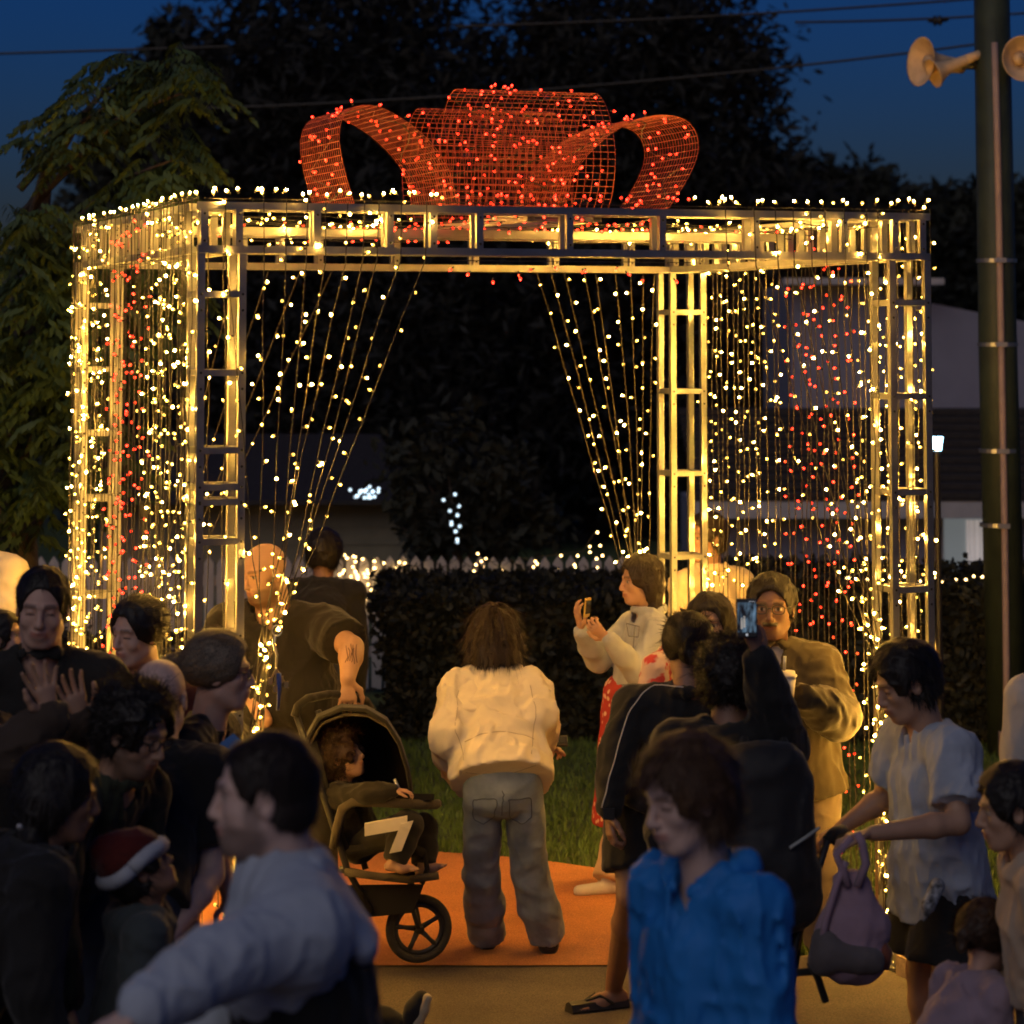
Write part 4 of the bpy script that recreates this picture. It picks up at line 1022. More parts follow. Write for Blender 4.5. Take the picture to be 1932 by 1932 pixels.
    def top(s, m, name='jacket', sleeve='long', hem=.0, loose=.02, folds=.010, collar=None, hood=None, neck=True, belly=0, step=.011, flare=0, cuts=(), puff=0):
        k = s.S/1.7; b = s.bd; q = Sdf(); sd = s.side; t = loose
        up = (s.neck-s.pel).normalized(); base = s.pel-up*hem
        for w in 'RL':
            sh, el, wr = s.arms[w][:3]
            if sleeve == 'long':
                e = wr-(wr-el).normalized()*.012
                q.path([sh,el,el.lerp(wr,.45),e],[.055*k*b+t*.7,.047*k*b+t*.65+puff,.043*k*b+t*.6+puff,.031*k+t*.5],.016)
            elif sleeve == 'short':
                q.path([sh,sh.lerp(el,.95)],[.064*k*b+t*.7,.060*k*b+t*.85],.016); q.cutlocal(sh.lerp(el,.74), el-sh, .20*k*b)
            elif sleeve == 'mid':
                q.path([sh,el,el.lerp(wr,.55)],[.062*k*b+t*.8,.050*k*b+t*.8+puff,.046*k+t*.8],.016)
        q.slab(s.neck-up*.075*k, s.chest, (.125*k+t*.4,.068*k*b+t*.8), (.148*k*b+t*.8,.100*k*b+t*.8), sd, .018)
        q.slab(s.chest, s.pel, (.148*k*b+t*.8,.100*k*b+t*.8), (.148*k*b+t+flare*.5,.106*k*b+t+flare*.5), sd, .018)
        q.slab(s.pel, base-up*.06, (.148*k*b+t+flare*.5,.106*k*b+t+flare*.5), (.152*k*b+t*1.1+flare,.110*k*b+t*1.1+flare), sd, .018)
        if belly: q.ell(s.pel.lerp(s.neck,.33)+s.f*.05*k, (.15*k*b+belly*.5,.11*k*b+belly,.17*k), None, .06)
        q.cone(s.shR+up*.005, s.neck-up*.02*k, .058*k*b+t*.6, .066*k*b, .02); q.cone(s.shL+up*.005, s.neck-up*.02*k, .058*k*b+t*.6, .066*k*b, .02)
        if collar == 'crew':
            c = s.neck-up*.012*k; pts = [c+s.f*math.cos(a)*.070*k*b+sd*math.sin(a)*.078*k*b-up*.022*k*math.cos(a) for a in [i*math.pi/7 for i in range(15)]]
            q.path(pts,[.012]*15,.008)
        if collar == 'stand':
            for i in range(10):
                a0 = i*.628; a1 = a0+.628; c = s.neck+up*.02*k
                if s.f.dot(s.f*math.cos(a0)) > .86 and False: continue
                q.cone(c+(s.f*math.cos(a0)+sd*math.sin(a0))*.072*k*b, c+(s.f*math.cos(a1)+sd*math.sin(a1))*.072*k*b, .020, .020, .012)
        if hood:
            c = s.neck-s.f*(.085*k)-up*.03*k; q.ell(c, (.13*k*hood,.075*k*hood,.075*k*hood), [[sd.x,s.f.x,0],[sd.y,s.f.y,0],[0,0,1]], .04); q.ell(c+up*.07*k-s.f*.0, (.095*k,.04*k,.03*k), None, .03, -1)
            for sg in (-1,1): q.path([c+sd*sg*.07*k, s.neck+sd*sg*.085*k+s.f*.02, s.neck+s.f*.085*k-up*.03+sd*sg*.03],[.05*k*hood,.038*k,.026*k],.016)
        if neck == 'v':
            q.cone(s.neck+s.f*.03*k, s.neck-up*.13*k+s.f*.13*k, .062*k, .02, .01, -1)
        if neck: q.cone(s.neck-up*.03*k+s.f*.02*k, s.neck+up*.12*k-s.f*.005, .064*k*b, .085*k*b, .012, -1)
        q.cut(base, -up)
        if collar == 'crew': pass
        for c in cuts: q.cutlocal(*c)
        nf = [(v3(s.neck)-.11*k, v3(s.neck)+.11*k, .0065)]
        return s.put(name, q, m, step, (folds*.85, 15, 15, 8, random.random()*30) if folds else None, nf)
    def bottoms(s, m, name='trousers', length=1.0, loose=.02, folds=.008, flare=0, step=.012, rise=.03):
        k = s.S/1.7; b = s.bd; q = Sdf(); t = loose; sd = s.side
        up = (s.neck-s.pel).normalized()
        q.slab(s.pel+up*rise, s.pel-Vector((0,0,.06*k)), (.135*k*b+t*.3,.092*k*b+t*.3), (.145*k*b+t*.4,.100*k*b+t*.4), sd, .018)
        for w in 'RL':
            h, kn, an = s.legs[w][:3]; g = an+Vector((0,0,-.03*k))
            if length >= .95: q.path([h,kn,kn.lerp(g,.5),g],[.080*k*b+t*.6,.060*k*b+t*.9+flare*.4,.056*k*b+t+flare*.8,.044*k+t+flare],.018); q.cutlocal(g+(kn-g).normalized()*.01, g-kn, .16*k)
            else:
                e = h.lerp(kn, length*2); q.path([h,e],[.082*k*b+t*.35,.068*k*b+t*1.3+flare],.018); q.cutlocal(e-(e-h).normalized()*.02, e-h, .17*k)
        return s.put(name, q, m, step, (folds*.7, 11, 11, 13, random.random()*30) if folds else None)
    def shoes(s, m, sole=None):
        k = s.S/1.7
        for w in 'RL':
            an, t = s.legs[w][2], s.legs[w][3]; up = Vector((0,0,1)); side = t.cross(up); q = Sdf(); z = Vector((an.x,an.y,0)); zb = an.z-.085*k
            z = Vector((an.x,an.y,zb)); 
            q.cone(z+up*.05*k-t*.03*k, z+up*.085*k-t*.01*k,.042*k,.040*k,.02); q.slab(z+up*.035*k-t*.04*k, z+up*.028*k+t*.15*k, (.040*k,.036*k),(.042*k,.030*k), side, .02)
            q.cut(z+up*.004, -up)
            s.put('shoe', q, m, .009)
        return s
    def hair(s, style='short', t=.022, n=1500, ln=.045, extra=None, curl=0.0, fringe=0.0, back=0.0, noise=.006, wd=.0017, line=.0, part=0):
        h = s.h; Rm = s.Rm; P = lambda x,y,z: s.hc+(Rm@Vector((x,y,z)))*h; rot = [[Rm[i][j] for j in range(3)] for i in range(3)]
        q = Sdf(); T = t/h; E = lambda p, r, kk, op=1: q.ell(P(*p), [x*h for x in r], rot, kk*h, op)
        fw = s.opt.get('face_w',1.0)
        E((0,-.085,.16),(.318*fw+T,.385+T,.345+T),.03)
        if style == 'bob':
            E((0,-.10,-.02),(.36*fw+T,.36+T,.44),.06); E((0,-.14,-.30),(.34+T,.30+T,.30),.08)
        elif style == 'long':
            E((0,-.16,-.05),(.35*fw+T,.30+T,.42),.06); E((0,-.25,-.55),(.36,.22,.62),.08)
        elif style in ('short','curly','neat'):
            E((0,-.17,-.08),(.285*fw+T*.8,.28+T*.8,.30),.06)
        # clear the face
        E((0,.46,-.06+line),(.305*fw,.43,.44),.04,-1)
        E((0,.16,-.28),(.36*fw+.02,.26,.30),.05,-1)
        if style in ('short','neat','curly'):
            for sx in (-1,1): E((sx*.36*fw,-.02,-.03),(.10,.12,.15),.03,-1)
            q.cone(P(0,-.35,-.62), P(0,-.2,-.60), .40*h, .34*h, .04*h, -1)
        if style == 'bun' or style == 'tail':
            E((0,.0,-.46),(.5,.8,.34),.05,-1)
        if fringe:
            for i in range(7):
                a = (i-3)/3; q.cone(P(a*.20,.22,.42), P(a*.24+.03,.345-.08*a*a,.42-fringe*(.8+.3*math.sin(i*2.3))), .05*h, .028*h, .03*h)
        if extra: extra(q, P, h)
        V, F = q.mesh(max(.0055,s.res), (), (noise, 26, 26, 26, random.random()*20) if noise else None)
        N = vnormals(V, F); c = v3(P(0,-.12,.5)); upv = v3(Rm@Vector((0,0,1))); fv = v3(Rm@Vector((0,1,0)))
        if style == 'curly' or curl > .8: flow = lambda p, nn: r_.normal(size=p.shape).astype(np.float32)
        elif style in ('bun','tail'): tgt = v3(P(0,-.55,.02)); flow = lambda p, nn: tgt-p
        elif style in ('bob','long'): flow = lambda p, nn: (p-c)*1.2-upv*h*.8
        else: flow = lambda p, nn: (p-c)+fv*h*.25-upv*h*.3
        r_ = np.random.default_rng(int(abs(s.hc.x)*1000)+5)
        Ql = (V-v3(s.hc)) @ np.array(rot, np.float32)/h
        okm = np.nonzero(~((Ql[:,1] > .08) & (Ql[:,2] < .40)))[0]
        V2, F2 = hair_strands(V, N, flow, int(n*1.5), ln, wd, curl, .002 if style in ('bun','tail') else .006 if curl < .5 else .010, r_, okm if len(okm) > 50 else None)
        V3, F3 = hair_strands(V, N, flow, max(60,n//7), ln*1.5, .0007, curl*.6+.3, .022, r_, okm if len(okm) > 50 else None)
        Vall = np.concatenate([V, V2.astype(np.float32), V3.astype(np.float32)])-v3(s.root.location); Fall = np.concatenate([F, F2+len(V), F3+len(V)+len(V2)])
        o = link('hair', mesh_np('hair', Vall, Fall, hair_mat(s.hairc), True), s.root)
        return s
    def glasses(s, m, frame=.0022):
        h = s.h; Rm = s.Rm; P = lambda x,y,z: s.hc+(Rm@Vector((x,y,z)))*h-s.root.location
        fw = s.opt.get('face_w',1.0); mb = MB()
        for sx in (-1,1):
            pts = [P(sx*.135*fw+.098*math.copysign(abs(math.cos(a))**.7,math.cos(a)), .395-.03*abs(.135+.098*sx*math.cos(a))*1.0, .03+.07*math.copysign(abs(math.sin(a))**.7,math.sin(a))) for a in [i*math.pi/9 for i in range(19)]]
            mb.tube(pts, frame, 5, cap=False)
            mb.tube([P(sx*.23*fw,.375,.05), P(sx*.335*fw,.12,.055), P(sx*.345*fw,-.06,.04)], frame, 5)
        mb.tube([P(-.035,.405,.04),P(0,.415,.055),P(.035,.405,.04)], frame, 5)
        mb.build('glasses', m, s.root, True); return s
# ------------------------------------------------------------------ the people
K = {}
def ck(name, rgb, **kw):
    if name not in K: K[name] = cloth(name, rgb, **kw)
    return K[name]
BLACK = ck('black_cloth', (.014,.013,.012)); CHAR = ck('charcoal_cloth', (.028,.026,.024)); DKG = ck('dark_green_cloth', (.026,.030,.016)); DKB = ck('dark_brown_cloth', (.045,.030,.020))
JEANS = ck('dark_denim', (.035,.042,.060)); SHOE = ck('black_shoe', (.018,.016,.014), rough=.5)
def std(p, topm, botm=None, hands=(), top='jacket', legs=True, **kw):
    p.body(hands, bare='a' if kw.get('sleeve')=='short' else ''); p.top(topm, name=top, **kw)
    if legs: p.bottoms(botm or JEANS); p.shoes(SHOE)
    return p
# --- around the box, far to near
p = Person('person in dark cap and jacket, back turned, by the picket fence', (612,1046), 15.5, face=172, hair=HB_, tone='brown', S=1.62); std(p, BLACK, collar='stand'); p.hair('neat', t=.03, n=500)
p = Person('tall man in a pale beige shirt behind the middle post', (1331,1017), 14.35, face=-55, body=-150, tone='tan', hair=HDB); std(p, ck('beige_shirt', (.62,.50,.34)), ck('beige_trousers', (.42,.32,.20)), top='shirt', collar='stand'); p.hair('neat', n=700)
p = Person('person in cream T-shirt cut by the left frame edge, warmly lit', (-36,983), 13.6, face=160, tone='tan', hair=HDB); std(p, ck('cream_tee', (.70,.60,.44)), top='shirt', sleeve='short', loose=.03); p.hair('neat', n=400)
# denim woman
p = Person('woman in pale denim jacket and red dress photographing with a phone', (1206,1097), 13.05, face=-72, body=-70, pitch=4, h=.215, tone='tan', hair=HDB, S=1.52, torso=at(1186,1405,13.1))
p.arm('L', at(1200,1266,12.85), at(1148,1205,12.75), (-.75,0,.6), (.3,.8,.3), .55); p.arm('R', at(1128,1245,13.15), at(1097,1190,13.0), (-.25,-.1,1), (.9,.3,0), .25, True, .3)
p.body(('L','R')); p.top(ck('pale_denim', (.36,.38,.40), wrinkle=.12), collar='stand', loose=.024, hem=-.10, folds=.007)
q = Sdf(); q.slab(p.pel+Vector((0,0,.22)), p.pel-Vector((0,0,.0)), (.15,.11),(.17,.13), p.side,.04); q.slab(p.pel, p.pel-Vector((.01,0,.5)), (.16,.12),(.21,.17), p.side,.04); q.cut(p.pel-Vector((0,0,.36)),(0,0,-1))
mb = MB()
for s0,s1 in (((1172,1292,12.86),(1238,1296,12.92)),((1182,1176,12.9),(1206,1182,12.86)),((1182,1176,12.9),(1186,1200,12.86)),((1206,1182,12.86),(1204,1202,12.84)),((1186,1200,12.86),(1204,1202,12.84)),((1190,1284,12.86),(1198,1180,12.87))):
    mb.tube([at(*s0)-p.root.location, at(*s1)-p.root.location], .0032, 4)
mb.build('seams', ck('denim_seam',(.16,.16,.17)), p.root)
def dots():
    m = mat('red_dotted_dress', (.42,.035,.02), .8, 0, .15, 9); n = m.node_tree.nodes; l = m.node_tree.links
    v = n.new('ShaderNodeTexVoronoi'); v.inputs['Scale'].default_value = 26; tc = n.new('ShaderNodeTexCoord'); l.new(tc.outputs['Object'], v.inputs['Vector'])
    cr = n.new('ShaderNodeValToRGB'); cr.color_ramp.elements[0].position = .26; cr.color_ramp.elements[0].color = (.75,.5,.3,1); cr.color_ramp.elements[1].position = .34; cr.color_ramp.elements[1].color = (.42,.035,.02,1)
    l.new(v.outputs['Distance'], cr.inputs[0]); l.new(cr.outputs[0], n['Principled BSDF'].inputs['Base Color']); return m
K['dots'] = dots(); p.put('dress', q, K['dots'], .012, (.008,12,12,4,3.))
p.legs['L'][2] = ground(1146,1690)+Vector((0,0,.08)); p.legs['R'][2] = ground(1190,1675)+Vector((0,0,.08))
p.bottoms(ck('sand_trousers', (.55,.38,.22)), loose=.035); p.shoes(ck('white_shoe', (.6,.55,.48))); p.hair('long', n=900, ln=.06)
phone_fn = []
# woman half hidden
p = Person('woman with parted dark hair, face half hidden behind the bun', (1340,1180), 11.6, face=-14, body=-30, roll=6, pitch=3, h=.228, tone='tan', hair=HB_, S=1.5); std(p, ck('red_white_print', (.50,.09,.06), var=.0), collar='crew', top='kurta', hem=.2)
m = K['red_white_print']; n_ = m.node_tree.nodes; l_ = m.node_tree.links; v = n_.new('ShaderNodeTexNoise'); v.inputs['Scale'].default_value = 14; tc = n_.new('ShaderNodeTexCoord'); l_.new(tc.outputs['Object'], v.inputs['Vector']); cr = n_.new('ShaderNodeValToRGB'); cr.color_ramp.elements[0].position=.47; cr.color_ramp.elements[0].color=(.5,.05,.04,1); cr.color_ramp.elements[1].position=.53; cr.color_ramp.elements[1].color=(.6,.42,.32,1); l_.new(v.outputs['Fac'], cr.inputs[0]); l_.new(cr.outputs[0], n_['Principled BSDF'].inputs['Base Color'])
p.hair('long', n=900, ln=.06, line=-.02)
q = Sdf(); q.path([at(1262,1238,11.7), at(1238,1262,11.5), at(1228,1300,11.5), at(1232,1350,11.6)], [.05,.055,.05,.03], .03); p.put('scarf', q, m, .01, (.008,14,14,14,2.))
# stroller man
p = Person('heavy bald bearded man in black T-shirt holding the stroller handle', (497,1082), 11.75, face=-48, body=-12, pitch=14, h=.24, tone='tan', hair=HBR, S=1.72, build=1.22, shoulder=.205, opt={'beard':.75,'face_w':1.06}, torso=at(556,1395,11.9))
p.arm('L', at(664,1222,11.55), at(656,1280,11.42), (.02,-.15,-1), (-.2,1,0), .5); p.arm('R', at(455,1270,11.8), at(500,1360,11.6), hand=False)
p.body(('L',), bare='a'); p.top(ck('black_tee', (.013,.011,.009)), name='shirt', sleeve='short', loose=.028, collar='crew', belly=.07, hem=.05); p.bottoms(CHAR); p.shoes(SHOE)
for i in range(6): p.line('tattoo', p.bodyo, [(650+i*5,1214+4*math.sin(i*2),11.45),(654+i*4,1230+5*math.cos(i*1.7),11.42),(648+i*6,1246-4*math.sin(i),11.42)], ck('ink',(.09,.045,.03)), .0016, .0006, 10)
# bending woman
p = Person('woman bending forward in cream hooded jacket and wide grey jeans', (931,1206), 11.78, face=186, body=183, pitch=14, h=.232, tone='light', hair=(.034,.021,.013), S=1.62, torso=at(948,1470,11.42), shoulder=.150)
p.arm('L', at(848,1388,11.50), at(866,1470,11.66), hand=False); p.arm('R', at(1012,1352,11.55), at(1022,1408,11.80), (.3,.5,-.1), (0,0,-1), .5)
p.leg('L', ground(912,1800)*.5+at(905,1500,11.45)*.5, ground(918,1792)+Vector((0,0,.085))); p.leg('R', ground(1015,1800)*.5+at(985,1500,11.45)*.5, ground(1034,1800)+Vector((0,0,.085)))
p.body(('R',)); CJ = ck('cream_jacket', (.76,.66,.47), var=.05, sheen=.0); jk = p.top(CJ, loose=.042, collar=None, hem=.015, folds=.018, flare=.045, puff=.012)
p.hood(CJ, w=.165, drop=.15, out=.115, skew=-.05)
jn = p.bottoms(ck('grey_jeans', (.19,.225,.26), var=.3), loose=.004, flare=.030, folds=.010, step=.010); p.shoes(SHOE); p.hair('bob', t=.030, n=3600, ln=.075, noise=.009)
SEAM = ck('cream_seam', (.46,.37,.24))
p.line('seam', jk, [(872,1398,11.2),(905,1382,11.1),(950,1376,11.1),(995,1384,11.1),(1012,1392,11.2)], SEAM, .0016, .001); p.line('seam', jk, [(866,1300,11.3),(858,1360,11.2),(872,1430,11.2)], SEAM, .0016, .001); p.line('seam', jk, [(1000,1290,11.3),(1012,1350,11.2),(1006,1420,11.2)], SEAM, .0016, .001); p.line('hem_stitch', jk, [(880,1462,11.2),(950,1470,11.1),(1010,1448,11.2)], SEAM, .0016, .001)
JS = ck('jean_seam', (.08,.09,.10))
for c_ in (912,984): p.line('pocket', jn, [(c_-22,1512,11.2),(c_+22,1508,11.2),(c_+22,1545,11.2),(c_,1560,11.2),(c_-22,1547,11.2),(c_-22,1512,11.2)], JS, .0020, .001, 40)
p.line('seam', jn, [(948,1490,11.2),(948,1530,11.2),(949,1575,11.2)], JS, .002, .001)
# seated child, only the shoe shows past the man in the hoodie
p = Person('child sitting low behind the hooded man, one shoe poking out', (600,1800), 10.4, face=60, h=.18, S=1.05, tone='light', torso=at(610,1945,10.4)-Vector((0,0,.0)))
p.leg('R', at(690,1915,10.3), at(762,1938,10.25), (.35,-.1,1)); p.leg('L', at(690,1925,10.5), at(745,1950,10.45), (.35,-.1,1)); p.body(); p.top(BLACK); p.bottoms(BLACK)
q = Sdf(); a = at(772,1932,10.25); q.path([a, at(783,1905,10.24), at(795,1884,10.24)],[.034,.036,.030],.02); p.put('shoe', q, ck('shoe_dark',(.02,.02,.02)), .008)
q = Sdf(); q.path([at(785,1940,10.22), at(800,1905,10.22), at(806,1884,10.22)],[.018,.019,.018],.012); p.put('sole', q, ck('shoe_sole',(.50,.42,.26)), .006)
p.hair('short', n=300)
# bun woman
p = Person('woman with low bun in black track jacket and shorts, back turned', (1299,1226), 10.25, face=176, body=172, pitch=10, h=.232, tone='brown', hair=HB_, S=1.62, torso=at(1228,1500,10.3))
p.arm('L', at(1163,1425,10.15), at(1148,1532,10.05), (.1,-.1,-1), (.9,.3,0), .55); p.arm('R', at(1420,1430,10.3), at(1400,1530,10.2))
p.leg('L', at(1190,1690,10.2), ground(1158,1905)+Vector((0,0,.085)), (-.9,-.45,0)); p.leg('R', at(1262,1700,10.3), ground(1262,1880)+Vector((0,0,.085)), (-.6,-.6,0))
p.body(('L',), feet=True); jk = p.top(BLACK, loose=.03, collar='stand', hem=.02, folds=.010); p.bottoms(BLACK, name='shorts', length=.40, loose=.03)
def bun(q, P, h): q.ell(P(.02,-.52,-.10), (.17*h,.13*h,.16*h), None, .03*h)
p.hair('bun', n=1200, ln=.05, extra=bun, noise=.003)
P_ = lambda x,y,z: p.hc+(p.Rm@Vector((x,y,z)))*p.h-p.root.location
mb = MB(); mb.tube([P_(.02+.13*math.cos(a), -.46+.0*math.sin(a), -.02+.07*math.sin(a)) for a in [i*.52 for i in range(7)]], [.010,.013,.011,.014,.011,.013,.010], 6); mb.build('scrunchie', ck('grey_scrunchie',(.34,.38,.46)), p.root, True)
p.line('sleeve_line', jk, [(1250,1272,10.05),(1215,1300,10.0),(1186,1340,9.98),(1164,1400,9.95),(1148,1470,9.92),(1132,1522,9.9)], ck('pale_sleeve_line',(.6,.56,.5)), .0022, .002, 30)  # thin pale cord along the left sleeve edge
mb = MB(); c = p.arms['L'][2]-p.root.location; mb.lathe(c,(0.1,0,1),[(-.012,.034),(-.012,.037),(.012,.036),(.012,.033)],14); mb.box((c.x-.02,c.y-.044,c.z-.02),(c.x+.02,c.y-.034,c.z+.02)); mb.build('watch', M['black_plastic'], p.root)
mb = MB()
for w in 'LR':
    a = p.legs[w][2]-p.root.location; t = p.legs[w][3]; z = -a.z+.012; mb.tube([Vector((a.x,a.y,.014))-t*.05, Vector((a.x,a.y,.014))+t*.05, Vector((a.x,a.y,.014))+t*.19], [.036,.038,.034], 8)
    sd_ = t.cross(Vector((0,0,1)))
    for s_ in (-1,1): mb.tube([Vector((a.x,a.y,.03))+t*.02+sd_*.042*s_, Vector((a.x,a.y,.062))+t*.07+sd_*.02*s_, Vector((a.x,a.y,.042))+t*.13], .006, 5)
mb.build('sandals', M['black_plastic'], p.root)
# khaki man
p = Person('man with glasses and moustache in olive jacket holding a cup', (1456,1148), 11.45, face=-10, body=-14, pitch=2, h=.250, tone='dark', hair=HB_, opt={'moustache':.95,'face_w':1.05,'gaze':0}, S=1.63, torso=at(1502,1480,11.55), build=1.08, head_res=.005)
p.arm('L', at(1580,1352,11.33), at(1513,1314,11.11), (-1,-.05,.05), (.1,.9,-.1), .75); p.arm('R', at(1395,1330,11.5), at(1400,1400,11.35))
p.body(('L',)); p.top(ck('olive_jacket', (.042,.031,.015)), loose=.045, collar='stand', neck='v', hem=.04, folds=.014, puff=.012); p.bottoms(ck('taupe_trousers', (.13,.095,.06)), loose=.03); p.shoes(SHOE); p.hair('neat', n=1800, ln=.03, t=.018); p.glasses(M['black_plastic'])
q = Sdf(); q.slab(p.neck-Vector((0,0,.02)), p.chest, (.10,.07),(.13,.115), p.side,.03); q.cone(p.neck, p.neck+Vector((0,0,.015)), .072,.068,.02); q.cone(p.neck, p.neck+Vector((0,0,.12)), .062,.07,.01,-1); p.put('shirt', q, ck('grey_shirt',(.45,.40,.36)), .010)
# curly phone person
p = Person('person with curly black hair and black jacket filming with a raised phone', (1376,1284), 9.3, face=176, h=.228, tone='brown', hair=HB_, S=1.55, build=1.12, shoulder=.18)
p.arm('R', at(1462,1360,9.15), at(1432,1243,9.05), (-.25,-.1,1), (-.6,.8,0), .6)
p.body(('R',)); p.top(BLACK, loose=.045, hood=1.0, hem=.05, folds=.012); p.bottoms(BLACK); p.shoes(SHOE); p.hair('curly', t=.034, n=2600, ln=.035, curl=1.3, noise=.012)
q = Sdf(); sh,el,wr = p.arms['R'][:3]; q.path([sh.lerp(el,.45),el,wr-(wr-el)*.1],[.060,.054,.044],.01); p.put('denim_sleeve', q, ck('dark_blue_denim',(.035,.045,.085)), .009, (.007,15,15,15,5.))
pack = p
# --- crowd at the left
p = Person('smiling woman with hair pinned up, lit by red lights', (257,1195), 10.1, face=-42, body=-30, pitch=8, roll=-4, h=.228, tone='light', hair=HB_, opt={'smile':1,'eyes':'closed'}); std(p, ck('dark_red_knit',(.085,.018,.012)), collar='crew', top='sweater'); p.hair('bun', n=1100, extra=lambda q,P,h: q.ell(P(0,-.46,.0),(.15*h,.11*h,.15*h),None,.04*h), noise=.004, line=.0)
p = Person('toddler in a pale grey jacket carried at the left frame edge', (9,1207), 9.9, face=78, pitch=-14, h=.178, S=.92, tone='light', hair=HB_, held=True); p.body(); p.top(ck('pale_grey_jacket',(.34,.34,.35)), hood=.9, loose=.03, folds=.013); p.bottoms(CHAR); p.hair('neat', n=700, ln=.03, fringe=.12)
p = Person('smiling man in dark open-collar jacket at the left', (80,1149), 8.9, face=4, body=8, pitch=10, roll=-3, tone='light', hair=HB_, opt={'smile':1,'eyes':'closed','face_w':1.02}, head_res=.005); std(p, ck('near_black_jacket',(.020,.018,.015)), collar='stand', neck='v', loose=.03); p.hair('neat', n=2200, ln=.022, t=.011)
p = Person('person in dark brown coat at the frame edge clapping raised hands', (-82,1236), 8.3, face=85, tone='tan', hair=HB_, S=1.7)
p.arm('R', at(22,1430,8.1), at(100,1352,8.1), (-.35,0,1), (.5,-.85,0), .12, True, .5); p.arm('L', at(78,1440,8.45), at(160,1366,8.3), (-.42,.05,1), (.55,-.8,0), .16, True, .3); std(p, DKB, hands=('R','L'), loose=.05, collar='stand', folds=.014); p.hair('short', n=300)
p = Person('woman with ponytail and glasses in profile, rim lit, blue strap', (419,1271), 9.0, face=88, body=80, pitch=2, h=.232, tone='light', hair=(.13,.095,.06), S=1.62, head_res=.005); std(p, BLACK, collar='crew', top='shirt', sleeve='short', loose=.025)
p.hair('tail', n=1500, ln=.05, noise=.003, extra=lambda q,P,h: (q.ell(P(0,-.52,.16),(.12*h,.12*h,.12*h),None,.03*h), q.path([P(0,-.56,.20),P(0,-.74,.10),P(0,-.72,-.15),P(0,-.66,-.40)],[.09*h,.13*h,.13*h,.03*h],.03*h))); p.glasses(M['black_plastic'])
mb = MB(); pts = [(446,1392),(424,1408),(402,1436),(384,1466),(372,1484)]; vs = []
for i,(x,y) in enumerate(pts):
    a = at(x-6,y-8,8.80-.012*i)-p.root.location; b_ = at(x+14,y+10,8.80-.012*i)-p.root.location; vs += [a,b_,a+Vector((0,.006,0)),b_+Vector((0,.006,0))]
fs = []
for i in range(len(pts)-1): o=4*i; fs += [(o,o+1,o+5,o+4),(o+2,o+6,o+7,o+3),(o,o+4,o+6,o+2),(o+1,o+3,o+7,o+5)]
mb.add(vs, fs); o_ = mb.build('bag_strap', ck('blue_strap',(.10,.22,.48)), p.root); o_['label'] = 'bright blue shoulder strap'
p = Person('bald man in black T-shirt seen from behind among the crowd', (304,1318), 8.75, face=170, h=.245, tone='pale', hair=HGR, S=1.66, build=1.1)
p.arm('R', at(398,1650,8.55), at(320,1770,8.3)); std(p, BLACK, top='shirt', sleeve='short', collar='crew', loose=.035)
p = Person('curly haired man with glasses looking down, dark green jacket', (256,1384), 8.15, face=62, body=60, pitch=20, h=.24, tone='tan', hair=HB_, opt={'beard':.6,'eyes':'closed'}, S=1.62, head_res=.005); std(p, DKG, collar='stand', loose=.04, folds=.013); p.hair('curly', t=.03, n=2600, ln=.03, curl=1.2, noise=.012); p.glasses(M['black_plastic'])
p = Person('child wearing a red and white Santa hat in the dark crowd', (270,1640), 7.6, face=98, pitch=-34, roll=0, h=.175, S=1.2, tone='brown', hair=HB_); std(p, ck('grey_teal_jacket',(.045,.055,.055)), hood=1.0, loose=.035); p.hair('neat', n=300)
P_ = lambda x,y,z: p.hc+(p.Rm@Vector((x,y,z)))*p.h
q = Sdf(); rot_ = [[p.Rm[i][j] for j in range(3)] for i in range(3)]; q.ell(P_(0,-.08,.28),(.45*p.h,.52*p.h,.40*p.h),rot_,.02); q.path([P_(0,-.1,.5),P_(-.1,-.35,.62),P_(-.15,-.6,.45)],[.2*p.h,.13*p.h,.06*p.h],.03); q.cut(P_(0,0,.2), p.Rm@Vector((0,0,-1))); p.put('santa_hat', q, ck('red_felt',(.07,.006,.004)), .008, (.004,20,20,20,1.))
mb = MB(); mb.tube([P_(.45*math.cos(a),-.08+.52*math.sin(a),.17+.03*math.sin(3*a))-p.root.location for a in [i*.3307 for i in range(20)]], .021, 8); mb.build('hat_trim', ck('white_trim',(.36,.38,.43)), p.root, True)
p = Person('dark haired woman with earring in black hooded coat, lower left', (116,1502), 7.5, face=104, body=112, pitch=10, h=.232, tone='brown', hair=HB_, S=1.5); std(p, BLACK, hood=1.25, loose=.05, collar='stand', folds=.012); p.hair('long', n=1200, ln=.05)
mb = MB(); c = at(37,1560,7.36)-p.root.location; mb.lathe(c,(0,-1,0),[(0,.001),(.002,.009),(.004,.008),(.005,.001)],8); mb.build('earring', M['steel'], p.root)
